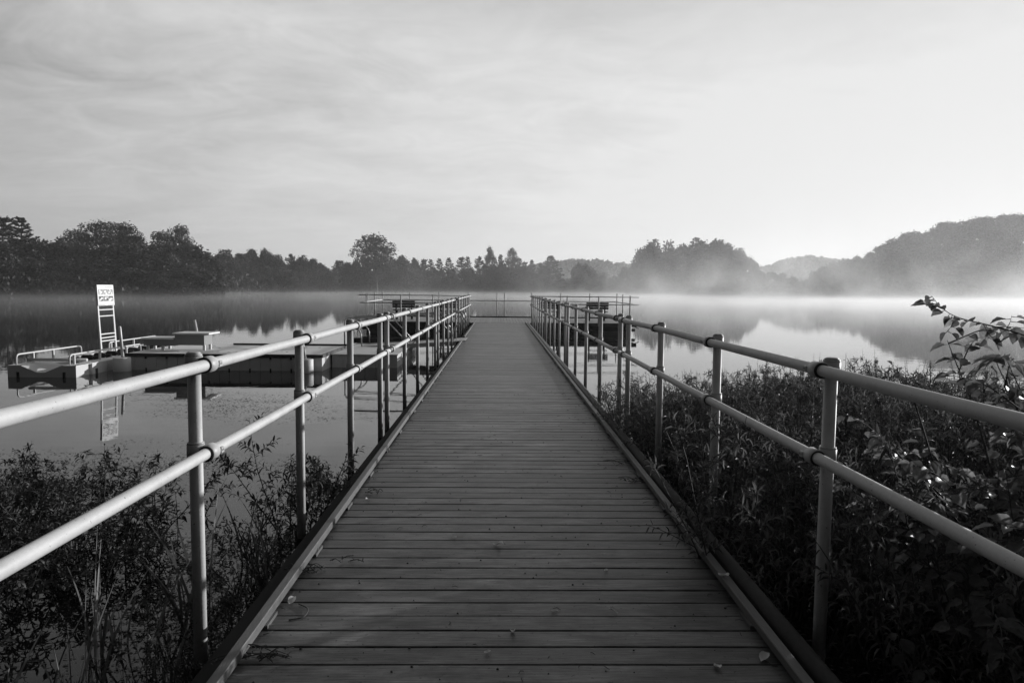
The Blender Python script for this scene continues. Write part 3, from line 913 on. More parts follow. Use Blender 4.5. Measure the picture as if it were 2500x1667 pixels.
# ------------------------------------------------------------------ ramp to the floating dock
def build_ramp():
    t = thing('ramp', 'narrow aluminium ramp with pipe handrails sloping from the pier to the dock', 'ramp', (-2.6, 20.2, 0))
    ya, yb = 19.55, 20.75
    P0, P1 = (-1.20, -.01), (-4.25, -.20)
    def z(x): return P0[1] + (P1[1] - P0[1]) * (x - P0[0]) / (P1[0] - P0[0])
    b = MB()
    b.beam((P0[0], (ya + yb) / 2, z(P0[0])), (P1[0], (ya + yb) / 2, z(P1[0])), yb - ya - .1, .025)
    b.build('tread', simple('ramp_tread', .34, rough=.5, noise=.5, nscale=60), t, True)
    for y in (ya, yb):
        b = MB()
        b.beam((P0[0], y, z(P0[0]) - .04), (P1[0], y, z(P1[0]) - .04), .045, .12)
        b.build('side_beam', M['alu'], t, True)
        b = MB()
        yo = y
        tz = lambda x: z(x) + .82
        b.tube(round_path([(-4.32, yo, z(-4.3) + .02), (-4.32, yo, tz(-4.3)), (-1.02, yo, tz(-1.1)), (-.98, yo, tz(-1) - .22), (-1.28, yo, z(-1.3) + .38), (-1.30, yo, z(-1.3) + .0)], .10), .021, 10)
        b.tube(round_path([(-4.25, yo, tz(-4.2) - .05), (-4.02, yo, tz(-4) - .20), (-3.86, yo, tz(-3.9) - .42), (-3.84, yo, z(-3.8))], .08), .018, 8)
        b.tube([(-3.25, yo, tz(-3.2)), (-2.5, yo, z(-2.5) - .02)], .016, 8)
        b.tube([(-1.75, yo, tz(-1.8)), (-2.45, yo, z(-2.5) - .02)], .016, 8)
        b.tube([(-1.85, yo, tz(-1.8)), (-1.35, yo, z(-1.3) + .25)], .016, 8)
        b.build('handrail', M['alu'], t, True)
    b = MB()
    b.box(-4.45, yb + .03, -.17, -1.3, yb + .06, -.01)
    b.box(-4.2, ya - .05, -.30, -3.2, ya - .024, -.19)
    b.build('kick_plate', M['rubber'], t, True)
    b = MB()
    b.beam((-1.28, 20.15, .006), (-.93, 20.15, .022), 1.2, .008)
    b.build('landing_plate', M['alu'], t, True)
build_ramp()

# ------------------------------------------------------------------ floating dock
TZ = -0.115
def build_dock():
    t = thing('floating_dock', 'grey floating dock with black rubber edge left of the pier', 'dock', (-6.5, 17.8, WZ))
    x0, x1, y0, y1 = -8.80, -4.18, 16.5, 19.1
    b = MB()
    n = 19
    wdt = (x1 - x0) / n
    for i in range(n):
        xa = x0 + i * wdt
        b.box(xa + .004, y0 + .006 * (i % 2), WZ - .3, xa + wdt - .004, y0 + .25, TZ - .07)
    for i in range(10):
        ya = y0 + .26 + i * .233
        for xe in (x1 - .22,):
            b.box(xe, ya, WZ - .3, x1 - .004, ya + .227, TZ - .07)
    b.build('float_panel', M['dock_plastic'], t, True)
    b = MB()
    for i in range(12):
        ya = y0 + .02 + i * (y1 - y0 - .04) / 12
        b.box(x0 + .02, ya + .003, TZ - .05, x1 - .02, ya + (y1 - y0 - .04) / 12 - .003, TZ + .004, .003)
    b.build('deck_surface', M['dock_top'], t, True)
    b = MB()
    b.box(x0 - .01, y0 - .02, TZ - .068, x1 + .02, y0 + .018, TZ + .008)
    b.box(x1 - .018, y0 + .02, TZ - .068, x1 + .02, y1, TZ + .008)
    b.box(-7.25, y1 + .002, TZ - .05, x1 + .02, y1 + .04, TZ + .05)
    for i in range(1, 10):
        xa = x0 + i * 2 * wdt
        b.box(xa - .022, y0 - .018, TZ - .12, xa + .022, y0 - .001, TZ - .07)
        b.box(xa - .018, y0 - .01, WZ - .01, xa + .018, y0 - .001, WZ + .05)
    b.build('rubber_edge', M['rubber'], t, True)
    rg = random.Random(4)
    b = MB()
    for i in range(16):
        xx, yy = rg.uniform(-8.5, -4.4), rg.uniform(16.8, 18.9)
        b.tube([(xx, yy, TZ + .004), (xx, yy, TZ + .007)], .035, 10)
    b.build('deck_plug', M['screw'], t, True)
    # lower landing float on the right, under the ramp end
    b = MB()
    for i in range(6):
        xa = -4.14 + i * .27
        b.box(xa + .004, 17.3, WZ - .3, xa + .266, 17.6, -.19)
    b.box(-4.14, 17.6, WZ - .3, -2.53, 21.2, -.19)
    b.box(-4.16, 17.28, -.188, -2.50, 21.25, -.165, .01)
    b.build('landing_float', M['dock_plastic'], t, True)
build_dock()

def housing_and_pile(x, y, zt, label, lean=0.0):
    t = thing('mooring_pile', label, 'pile', (x, y, WZ), 'mooring piles at the floating dock')
    b = MB(); b.tube([(x, y, WZ - .3), (x, y, TZ - .085), (x, y, TZ - .07)], [.19, .19, .175], 28); b.build('housing', M['dock_plastic'], t, True)
    b = MB(); b.tube([(x + .03, y, TZ - .2), (x + lean, y, zt), (x + lean, y, zt + .02)], [.033, .033, .02], 14); b.build('pole', M['bright_metal'], t, True)
housing_and_pile(-8.75, 16.27, .52, 'thin metal pile in a round housing at the left corner of the dock', -.03)
housing_and_pile(-4.52, 16.27, .48, 'thin metal pile in a round housing at the right end of the dock', -.10)
t = thing('mooring_pile', 'thin leaning metal pile standing behind the cabinet bench', 'pile', (-9.3, 21.9, WZ), 'mooring piles at the floating dock')
b = MB(); b.tube([(-9.25, 21.9, WZ - .5), (-9.50, 21.9, .42)], .04, 12); b.build('pole', M['bright_metal'], t, True)

def build_cabinet():
    t = thing('transfer_bench', 'two step bench box with pale lids on the floating dock', 'bench', (-8.1, 17.5, TZ))
    b = MB(); b.box(-8.02, 17.35, .02, -7.30, 17.85, .285); b.build('tall_box', simple('box_side', .22, rough=.5, noise=.1), t, True)
    b = MB(); b.box(-8.80, 17.37, .00, -8.023, 17.83, .155); b.build('low_box', simple('low_box_side', .22, rough=.5, noise=.1), t, True)
    b = MB(); b.box(-8.06, 17.30, .2875, -7.16, 17.98, .325, .006); b.build('tall_lid', M['dock_top'], t, True)
    b = MB(); b.box(-8.84, 17.32, .1575, -8.062, 17.98, .195, .006); b.build('low_lid', M['dock_top'], t, True)
    for x in (-8.75, -8.38, -7.36):
        for y in (17.4, 17.76):
            b = MB(); b.box(x, y, TZ + .005, x + .055, y + .055, .02 if x > -8 else 0); b.build('leg', M['bright_metal'], t, True)
build_cabinet()

def build_launch():
    KZ = -.245
    t = thing('kayak_launch', 'floating kayak launch with a V shaped entry and black rollers', 'kayak launch', (-9.8, 17.6, WZ))
    x0, x1, y0, y1 = -10.52, -9.07, 15.03, 21.0
    b = MB()
    xc = (x0 + x1) / 2
    prof = [(x0, KZ), (x0 + .27, KZ), (xc - .10, KZ - .15), (xc + .06, KZ - .15), (x1 - .30, KZ), (x1, KZ)]
    # front bulkhead with V notch, extruded back 1.3 m with the chute floor
    yb = y0 + .9
    vs, fs = [], []
    for y in (y0, yb):
        for (x, z) in prof: vs.append((x, y, z if y == y0 else max(z, KZ - .06)))
        for (x, z) in prof: vs.append((x, y, WZ - .25))
    n = len(prof)
    for i in range(n - 1):
        fs.append((i, n + i, n + i + 1, i + 1))
        fs.append((i, i + 1, 2 * n + i + 1, 2 * n + i))
    b.add(vs, fs)
    b.add([(x0, y0, KZ), (x0, yb, KZ), (x0, yb, WZ - .25), (x0, y0, WZ - .25)], [(0, 1, 2, 3)])
    k = 0
    y = y0
    while y < y1 - .01:      # panelled right side
        ye = min(y + .30, y1)
        if not (y0 + .20 < y < y0 + .5):
            b.box(x1 - .06, y + .004, WZ - .25, x1, ye - .004, KZ - .012)
        y = ye
    b.box(x1 - .14, y0 + .3, WZ - .25, x1 - .062, y0 + .62, KZ - .012)
    b.build('hull', M['dock_plastic'], t, True)
    b = MB()
    b.box(x0, yb, WZ - .25, x0 + .3, y1, KZ, .01)
    b.box(x1 - .34, yb + .01, WZ - .2, x1 - .064, y1, KZ - .004, .01)
    b.box(x0 + .302, yb + .002, WZ - .2, x1 - .342, y1 - .002, KZ - .03)
    b.box(x1 - .062, y0 + .002, KZ - .011, x1 + .004, y1, KZ, .003)
    b.build('launch_deck', M['dock_top'], t, True)
    b = MB()
    for xx in (x0 + .22, x1 - .25):
        b.box(xx - .028, y0 - .012, WZ - .02, xx + .028, y0 - .001, KZ - .14)
    b.box(x1 + .001, y0 + .72, WZ - .02, x1 + .012, y0 + .80, KZ - .14)
    b.box(x1 - .3, y0 + .45, KZ - .003, x1 - .2, y0 + .49, KZ + .002)
    b.build('clip', M['rubber'], t, True)
    b = MB()
    b.tube([(x0 + .05, 15.62, KZ + .065), (x1 - .10, 15.62, KZ + .065)], .033, 14)
    b.build('entry_bar', M['dock_plastic'], t, True)
    for i in range(9):
        y = 16.05 + i * .52
        q = MB()
        q.tube([(-9.98, y + .02, KZ + .03), (-9.86, y + .02, KZ + .02)], .012, 6)
        q.tube([(-9.86, y, KZ + .025), (-9.82, y, KZ + .025), (-9.62, y, KZ + .02), (-9.58, y, KZ + .01)], [.03, .062, .062, .03], 12)
        q.tube([(-9.58, y, KZ + .01), (-9.55, y, KZ + .01), (-9.46, y, KZ + .005), (-9.44, y, KZ)], [.03, .052, .052, .03], 12)
        q.box(-9.9, y - .10, KZ - .001, -9.5, y - .07, KZ + .012)
        q.build('roller', M['rubber'], t, True)
    rails = [(-10.44, 15.2, 17.55, (15.75, 16.45)), (-9.30, 15.2, 18.2, (15.36, 16.35, 17.5)), (-10.36, 18.65, 21.2, (18.75, 19.9)), (-8.95, 20.2, 21.3, (20.3,))]
    for X, ya, yb2, posts in rails:
        q = MB()
        q.tube(round_path([(X, ya, KZ), (X, ya, KZ + .215), (X, yb2, KZ + .215), (X, yb2, KZ)], .10), .0175, 10)
        for py_ in posts: q.beam((X, py_, KZ), (X, py_, KZ + .205), .045, .03, (0, 1, 0))
        q.build('grab_rail', M['bright_metal'], t, True)
    return KZ
KZ = build_launch()

def build_sign():
    t = thing('ladder_sign', 'white instruction board on a tall ladder frame on the kayak launch', 'sign', (-10.05, 18.0, KZ))
    X0, X1 = -10.02, -10.10     # foot and top (leans back a little)
    ya, yb = 17.66, 18.40
    zt = 1.46
    def xx(z): return X0 + (X1 - X0) * (z - KZ) / (zt - KZ)
    for y in (ya + .03, yb - .03):
        b = MB()
        b.beam((xx(KZ), y, KZ), (xx(zt), y, zt), .055, .03, (1, 0, 0))
        b.build('frame_rail', M['bright_metal'], t, True)
    for z in (.86, .70, .245, .15, .07):
        b = MB()
        b.beam((xx(z), ya + .05, z), (xx(z), yb - .05, z), .03, .028)
        b.build('rung', M['bright_metal'], t, True)
    zb = .965
    b = MB()
    b.box(-.008, -.37, 0, .008, .37, zt - zb + .03)
    bd = b.build('board', M['board_white'], t)
    bd.location = Vector((xx(zb) + .03, 18.03, zb)) - Vector(t.location)
    bd.rotation_euler = (0, math.atan2(X1 - X0, zt - KZ), 0)
    # printed matter on the board: title line, six instruction pictures in two rows, footer bar
    def pr(name, rects, mat):
        q = MB()
        for (y0, z0, y1, z1, d) in rects: q.box(.008, y0, z0, .0095 + d, y1, z1)
        q.build(name, mat, bd)
    H = zt - zb + .03
    rg = random.Random(6)
    # title lettering as small strokes
    pr('title_text', [(-.02 + i * .017, H * .885, -.02 + i * .017 + rg.uniform(.009, .014), H * .905, 0) for i in range(19)], M['ink_mid'])
    pr('maker_mark', [(-.30, H * .895, -.20, H * .905, 0), (-.17, H * .895, -.09, H * .903, 0)], simple('ink_pale', .5))
    pics, light, cap = [], [], []
    for r_ in range(2):
        for c in range(3):
            yy = -.325 + c * .222; zz = H * (.545 - r_ * .33)
            pics.append((yy, zz, yy + .205, zz + H * .24, 0))
            for k in range(5):
                a, e = yy + rg.uniform(0, .12), zz + rg.uniform(0, H * .15)
                light.append((a, e, a + rg.uniform(.03, .085), e + rg.uniform(.012, .055), .001 + .0004 * k))
            cap.append((yy, zz - H * .035, yy + .15, zz - H * .025, 0))
    pr('picture', pics[:3], M['ink_mid']); pr('picture', pics[3:], M['ink'])
    pr('picture_highlight', light, M['board_white'])
    pr('caption_text', cap, M['ink_mid'])
    pr('footer_bar', [(-.34, H * .03, -.05, H * .055, 0), (.06, H * .03, .34, H * .055, 0)], M['ink_mid'])
build_sign()

# ------------------------------------------------------------------ waterside plants
def grow(seed, stems, height, spread, leafL, leafW, nodes=16, sides=5, lean=.35, tmpl=None, side_len=.34, spike=.3, root=.12):
    """returns stem MB and arrays for the leaves of one shrub/plant"""
    rg = random.Random(seed); nr = np.random.default_rng(seed)
    sb = MB()
    O, D, N, L = [], [], [], []
    def twig(p, d, ln, r, n, bend, scale=1.0):
        pts = [p]
        cur = Vector(d)
        for i in range(5):
            cur = (cur + Vector((rg.uniform(-.12, .12), rg.uniform(-.12, .12), bend + rg.uniform(-.06, .06)))).normalized()
            pts.append(pts[-1] + cur * ln / 5)
        sb.tube(pts, [r, r * .9, r * .75, r * .6, r * .45, r * .25], 4, caps=False)
        for i in range(n):
            t = .12 + .88 * (i + rg.random() * .6) / n
            k = min(int(t * 5), 4)
            q = pts[k].lerp(pts[k + 1], t * 5 - k if t < 1 else 1)
            ax = (pts[k + 1] - pts[k]).normalized()
            ang = i * 2.4 + rg.uniform(-.4, .4)
            s = ax.cross(Vector((0, 0, 1)))
            if s.length < .05: s = Vector((1, 0, 0))
            s.normalize(); u = s.cross(ax)
            rad = s * math.cos(ang) + u * math.sin(ang)
            dd = rad * rg.uniform(.7, 1.0) + ax * rg.uniform(.3, .9)
            dd.z += rg.uniform(-.25, .15)
            O.append(q); D.append(dd); N.append(Vector((rg.uniform(-.5, .5), rg.uniform(-.5, .5), 1)))
            L.append(leafL * scale * rg.uniform(.6, 1.25) * (1.15 - .55 * t))
        return pts
    for s in range(stems):
        a = rg.uniform(0, 6.283); rr = root * math.sqrt(rg.random()) * 3
        h = height * rg.uniform(.62, 1.05)
        le = lean * rg.uniform(.2, 1.3)
        d = Vector((math.cos(a) * le, math.sin(a) * le, 1)).normalized()
        p0 = Vector((math.cos(a) * rr * spread, math.sin(a) * rr * spread, -.02))
        pts = twig(p0, d, h, .0045 + .002 * height, int(nodes), -.02, .9)
        for k in range(sides):
            t = rg.uniform(.25, .92)
            i = min(int(t * 5), 4)
            q = pts[i].lerp(pts[i + 1], t * 5 - i)
            aa = rg.uniform(0, 6.283)
            dd = Vector((math.cos(aa), math.sin(aa), rg.uniform(.3, 1.1))).normalized()
            twig(q, dd, side_len * height * (1.25 - t) * rg.uniform(.6, 1.2), .0025, int(nodes * .8), rg.uniform(-.05, .08))
    O = np.array([tuple(v) for v in O]); D = np.array([tuple(v) for v in D]); N = np.array([tuple(v) for v in N]); L = np.array(L)
    V, Fc = leaves(O, D, N, L, L * (leafW / leafL), tmpl or tmpl_lance())
    return sb, V, Fc

def shrub_variant(seed, leafmat, **kw):
    sb, V, Fc = grow(seed, **kw)
    return sb.mesh('shrub_stems', M['twig']), np_mesh('shrub_foliage', V, Fc, M[leafmat])

def place_plant(var, name, cat, label, group, x, y, z, s=1.0, sz=None, rot=None, rg=random):
    t = thing(name, label, cat, (x, y, z), group, rg.uniform(0, 6.28) if rot is None else rot)
    t.scale = (s, s, sz or s)
    link('stems', var[0], t)
    link('foliage', var[1], t)
    return t

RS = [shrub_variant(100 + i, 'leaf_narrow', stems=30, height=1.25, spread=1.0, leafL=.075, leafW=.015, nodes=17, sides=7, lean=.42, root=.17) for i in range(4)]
prg = random.Random(77)
GR = 'willowy shrubs massed along the right side of the pier'
LR = 'narrow leaved shrub in the dense mass right of the pier'
def right_top(x, y):
    """height of the shrub tops above the deck"""
    return .45 + .38 * smooth(8.5, 4.0, y) + .10 * smooth(2.5, 5.0, x) + .10 * math.sin(x * 2.1 + y * 1.3)
for iy, y in enumerate(np.arange(2.5, 9.6, .62)):
    xmax = min(8.6, .82 * y + 1.4)
    xmin = 1.78 + (.9 * smooth(3.2, 2.0, y)) + .25 * smooth(7.5, 9.5, y)
    x = xmin + (.25 if iy % 2 else 0)
    while x < xmax:
        xx, yy = x + prg.uniform(-.15, .15), y + prg.uniform(-.2, .2)
        h = right_top(xx, yy) + .5 + prg.uniform(-.12, .14)
        if not (yy > 8.3 and xx > 5.5):
            place_plant(RS[prg.randrange(4)], 'shrub', 'shrub', LR, GR, xx, yy, WZ, prg.uniform(.8, 1.0), h / 1.25, rg=prg)
        x += .62
# taller seeding plants at the back of the right mass
RT = [shrub_variant(120 + i, 'leaf_narrow', stems=9, height=1.3, spread=.5, leafL=.06, leafW=.014, nodes=26, sides=6, lean=.22, side_len=.22) for i in range(2)]
for (px_, py_, d, lb) in [(1900, 893, 8.6, 'tall feathery plant rising above the shrubs between the second and third right posts'),
                          (1712, 935, 8.4, 'upright plant with thin twigs just left of the third right post from the camera'),
                          (2160, 880, 7.4, 'upright plant standing above the shrubs right of the nearest right post'),
                          (2290, 878, 6.4, 'thin twiggy plant sticking up beside the broad leaved bush'),
                          (1985, 915, 8.0, 'small upright plant just left of the nearest right post')]:
    p = at(px_, py_, d)
    place_plant(RT[prg.randrange(2)], 'tall_plant', 'plant', lb, 'taller plants above the right shrubs', p.x, p.y, WZ, .8, (p.z - WZ) / 1.32, rg=prg)
for i in range(26):
    y = prg.uniform(4.5, 8.8); x = prg.uniform(1.9, .75 * y + .8)
    place_plant(RT[prg.randrange(2)], 'tall_plant', 'plant', 'thin seeding stem poking out of the top of the right shrub mass', 'thin stems above the right shrubs', x, y, WZ, prg.uniform(.45, .7), (right_top(x, y) + .5 + prg.uniform(.02, .22)) / 1.32, rg=prg)

# left side plants
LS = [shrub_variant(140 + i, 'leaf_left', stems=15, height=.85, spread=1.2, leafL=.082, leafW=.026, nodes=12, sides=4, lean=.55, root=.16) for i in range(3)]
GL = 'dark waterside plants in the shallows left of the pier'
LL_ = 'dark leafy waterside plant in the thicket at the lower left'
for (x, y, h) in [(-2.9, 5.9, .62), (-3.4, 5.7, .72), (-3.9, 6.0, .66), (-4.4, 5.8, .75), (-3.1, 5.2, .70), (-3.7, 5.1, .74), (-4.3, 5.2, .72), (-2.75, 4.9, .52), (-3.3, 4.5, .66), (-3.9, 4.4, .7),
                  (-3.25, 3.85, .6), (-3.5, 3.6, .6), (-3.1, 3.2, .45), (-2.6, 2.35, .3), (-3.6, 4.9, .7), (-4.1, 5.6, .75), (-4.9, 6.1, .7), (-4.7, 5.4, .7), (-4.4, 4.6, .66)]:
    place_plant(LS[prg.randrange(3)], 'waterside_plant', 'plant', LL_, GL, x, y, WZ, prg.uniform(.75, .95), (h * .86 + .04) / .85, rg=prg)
# plants crowding the pier's left edge
GE = 'plants growing up against the left edge of the pier'
for (x, y, h, s) in [(-1.55, 6.3, .34, .45), (-1.62, 5.7, .46, .5), (-1.60, 5.1, .44, .55), (-1.70, 4.6, .32, .5), (-1.55, 4.1, .38, .45), (-1.55, 3.6, .40, .45), (-1.48, 3.15, .46, .4), (-1.46, 2.75, .48, .38), (-1.42, 2.4, .5, .36), (-1.42, 2.1, .52, .36), (-1.7, 2.2, .36, .4)]:
    place_plant(LS[prg.randrange(3)], 'waterside_plant', 'plant', 'low bushy plant pressed against the left edge of the pier', GE, x, y, WZ, s, (h + .06) / .85, rg=prg)
TP = shrub_variant(160, 'leaf_left', stems=7, height=1.0, spread=.5, leafL=.075, leafW=.022, nodes=22, sides=6, lean=.5, side_len=.42)
place_plant(TP, 'tall_plant', 'plant', 'tall branching plant with pointed leaves behind the second left post', 'tall plants by the left railing', -1.62, 5.35, WZ, .95, 1.02, 1.1)
TP2 = shrub_variant(161, 'leaf_left', stems=3, height=.8, spread=.3, leafL=.05, leafW=.02, nodes=16, sides=3, lean=.3)
place_plant(TP2, 'tall_plant', 'plant', 'thin sprig rising from the water between first and second left posts', 'tall plants by the left railing', -2.35, 4.6, WZ, .6, .7, 2.0)

# reeds
def reed_clump(seed, n, h, spread, wd=.012):
    rg = random.Random(seed)
    b = MB()
    for i in range(n):
        a = rg.uniform(0, 6.283); r = spread * rg.random()
        x, y = math.cos(a) * r, math.sin(a) * r
        hh = h * rg.uniform(.5, 1.1)
        la = rg.uniform(0, 6.283); le = rg.uniform(.05, .5) * hh
        droop = rg.random() < .35
        base = len(b.v)
        ns = 7
        side = Vector((-math.sin(la + 1.2), math.cos(la + 1.2), 0))
        for k in range(ns + 1):
            t = k / ns
            p = Vector((x + math.cos(la) * le * t ** 1.6, y + math.sin(la) * le * t ** 1.6, hh * (t if not droop else t - .45 * max(0, t - .6) * 2.2)))
            wv = wd * (1 - t ** 2.5) * .5 + .0006
            b.v.append(tuple(p - side * wv)); b.v.append(tuple(p + side * wv))
        for k in range(ns):
            q = base + 2 * k
            b.f.append((q, q + 1, q + 3, q + 2)); b.sm.append(False)
    return b.mesh('reed_blades', M['reed'])
RC = [reed_clump(1, 12, .85, .2, .018), reed_clump(2, 16, .62, .26, .014), reed_clump(3, 46, .42, .24, .009)]
for i, (k, x, y, s, lb) in enumerate([(0, -1.85, 4.0, .95, 'clump of upright reed blades between first and second left posts'), (0, -1.72, 4.9, .8, 'clump of reed blades at the foot of the second left post'),
                     (0, -2.15, 3.7, .8, 'sparse reed blades standing in open water left of the first post'), (1, -1.95, 3.15, .9, 'bent reed blades left of the foot of the nearest left post'),
                     (1, -2.3, 2.8, .9, 'low reed clump near the lower left corner'), (2, -1.75, 2.55, 1.0, 'grassy tuft beside the nearest left post'),
                     (2, -2.05, 2.3, 1.1, 'grassy tuft at the bottom edge left of the pier'), (2, -2.5, 2.45, 1.0, 'arching grass tuft at the bottom left'), (1, -2.75, 3.4, .9, 'reed blades in front of the dark lower left thicket'),
                     (0, -1.62, 3.3, .6, 'short reed blades close to the pier edge'),
                     (0, -1.55, 4.45, .75, 'reed blades between the first and second left posts, nearest the curb'), (2, -1.62, 2.15, .9, 'short grass tuft under the curb at the bottom left'), (2, -2.9, 2.9, 1.1, 'wide grass tuft in the lower left corner'), (1, -3.3, 3.3, 1.0, 'reed blades at the left edge in front of the plants')]):
    o = link('reed_clump', RC[k])
    o.location = (x, y, WZ - .01); o.scale = (s, s, s); o.rotation_euler = (0, 0, i * 1.9)
    tag(o, lb, 'reeds', 'reed and grass clumps in the left shallows')

# broad leaved bush at the right edge with an arching branch
def broad_bush():
    t = thing('broad_leaved_bush', 'bush with large oval veined leaves behind the railing at the right edge', 'bush', (2.45, 2.75, WZ))
    rg = random.Random(31)
    sb = MB(); O, D, N, L = [], [], [], []
    def branch(pts, r0, n, ls, skip=.15):
        P = bez(pts, 6)
        m = len(P)
        sb.tube(P, [r0 * (1 - .8 * i / (m - 1)) for i in range(m)], 5, caps=False)
        for i in range(n):
            tt = skip + (1 - skip) * (i + .5) / n
            k = min(int(tt * (m - 1)), m - 2)
            q = P[k].lerp(P[k + 1], tt * (m - 1) - k)
            ax = (P[k + 1] - P[k]).normalized()
            sgn = 1 if i % 2 else -1
            s = ax.cross(Vector((0, 0, 1))).normalized()
            dd = s * sgn * rg.uniform(.5, 1.0) + ax * rg.uniform(.3, .8) + Vector((0, 0, rg.uniform(-.9, .25)))
            dd.normalize()
            pe = q + dd * .018
            sb.tube([q, pe], [.0012, .0009], 4, caps=False)
            O.append(pe); D.append(dd); N.append(Vector((rg.uniform(-.7, .7), rg.uniform(-.9, .3), 1)))
            L.append(ls * rg.uniform(.65, 1.2) * (1.1 - .35 * tt))
    Z0 = Vector((2.45, 2.75, WZ))
    for i in range(96):
        a = rg.uniform(0, 6.283) if i < 46 else rg.uniform(-1.5, 1.5)
        rr = rg.uniform(.25, .95)
        ex = 2.45 + math.cos(a) * rr * .95
        top = rg.uniform(.25, 1.0) ** .75 * (.95 + .92 * smooth(1.6, 2.15, ex))
        end = Vector((ex, 2.8 + math.sin(a) * rr * .9, WZ + top))
        if end.x < 1.62: end.x = 1.62 + rg.random() * .2
        mid = Z0.lerp(end, .55) + Vector((rg.uniform(-.1, .1), rg.uniform(-.1, .1), .25 * rg.random() + .1))
        branch([tuple(Z0 + Vector((rg.uniform(-.12, .12), rg.uniform(-.12, .12), 0))), tuple(mid), tuple(end)], .008, rg.randint(12, 17), .088, .3)
        for q in range(3):
            st = mid.lerp(end, rg.random())
            e2 = st + Vector((rg.uniform(-.35, .35), rg.uniform(-.35, .35), rg.uniform(-.15, .25)))
            if e2.x < 1.6: e2.x = 1.6
            branch([tuple(st), tuple(st.lerp(e2, .5) + Vector((0, 0, .04))), tuple(e2)], .004, rg.randint(6, 9), .085, .2)
    # the arching branch that crosses the misty water, seen above the railing
    d = 2.9
    pts = [at(2560, 842, d + .1), at(2490, 815, d), at(2420, 795, d), at(2340, 775, d), at(2300, 752, d), at(2274, 722, d)]
    branch([tuple(p) for p in pts], .0032, 30, .050, .02)
    for a_, b_ in (((2330, 772), (2312, 812)), ((2400, 790), (2412, 826)), ((2295, 750), (2262, 742)), ((2455, 805), (2470, 770))):
        branch([tuple(at(a_[0], a_[1], d)), tuple(at((a_[0] + b_[0]) / 2 + 3, (a_[1] + b_[1]) / 2, d - .03)), tuple(at(b_[0], b_[1], d - .05))], .0016, 3, .052, .5)
    sb.tube(bez([(2.5, 2.8, WZ + .6), (2.7, 2.8, .8), tuple(pts[0])], 5), .005, 5)
    # small three leaved shoot further left
    q = [at(2230, 975, 3.6), at(2205, 935, 3.6), at(2178, 895, 3.6)]
    branch([tuple(p) for p in q], .003, 7, .062, .15)
    sb.tube(bez([(2.7, 3.2, WZ + .3), (2.4, 3.5, .3), tuple(q[0])], 5), .004, 5)
    Oa = np.array([tuple(v) for v in O]); Da = np.array([tuple(v) for v in D]); Na = np.array([tuple(v) for v in N]); La = np.array(L)
    V, Fc = leaves(Oa, Da, Na, La, La * .62, tmpl_broad(1))
    sb.build('branches', M['twig'], t, True)
    link('foliage', np_mesh('bush_foliage', V, Fc, M['leaf_broad'], True), t, True)
broad_bush()

# ------------------------------------------------------------------ weed on the water
def pond_weed():
    nr = np.random.default_rng(12)
    O = []
    # patchy floating fragments, clustered in wavy bands left of the pier
    for _ in range(1100):
        y = 4.5 + 13.5 * nr.random() ** .8
        x = -1.6 - nr.random() * min(.72 * y, 9.0)
        dens = math.sin(x * .9 + 1.5 * math.sin(y * .5)) + math.sin(y * 1.3 + x * .35)
        if dens < nr.uniform(.1, 1.7): continue
        n = nr.integers(12, 80)
        p = nr.normal(size=(n, 2)) * np.array([.5, .09]) + np.array([x, y])
        O.append(p)
    for _ in range(900):   # near band under the left plants
        y = nr.uniform(2.2, 5.5); x = nr.uniform(-4.2, -1.5)
        if math.sin(x * 2.1 + y) < -.6: continue
        O.append(nr.normal(size=(20, 2)) * np.array([.22, .10]) + np.array([x, y]))
    for _ in range(260):   # under the right shrubs
        y = nr.uniform(1.5, 4.0); x = nr.uniform(1.7, 3.6)
        O.append(nr.normal(size=(14, 2)) * np.array([.16, .08]) + np.array([x, y]))
    P = np.concatenate(O)
    P = P[(P[:, 0] < -1.3) | (P[:, 0] > 1.5)]
    k = len(P)
    O3 = np.column_stack([P, np.full(k, WZ + .002) + nr.random(k) * .004])
    a = nr.normal(0, .5, k)
    D = np.stack([np.cos(a), np.sin(a), np.zeros(k)], 1) * np.where(nr.random(k) < .5, 1, -1)[:, None]
    L = nr.uniform(.006, .024, k) * (1 + .05 * P[:, 1])
    tv = np.array([(-.5, .1, 0), (.15, -.1, 0), (.5, .4, .02), (.35, 1, 0), (-.3, .8, .04)], float)
    V, Fc = leaves(O3, D, np.tile([[0, 0, 1.0]], (k, 1)), L, L * nr.uniform(.2, .6, k), (tv, np.array([(0, 1, 2), (0, 2, 3), (0, 3, 4)])))
    o = link('pond_weed', np_mesh('pond_weed', V, Fc, M['weed']))
    tag(o, 'floating weed and duckweed scattered on the shallow water', 'pond weed', kind='stuff')
pond_weed()
b = MB(); b.tube(bez([(-2.45, 11.25, WZ + .004), (-2.05, 11.2, WZ + .008), (-1.55, 11.2, WZ + .004)], 4), .007, 6)
tag(b.build('floating_stick', M['twig']), 'thin dark stick floating on the water left of the pier', 'stick')

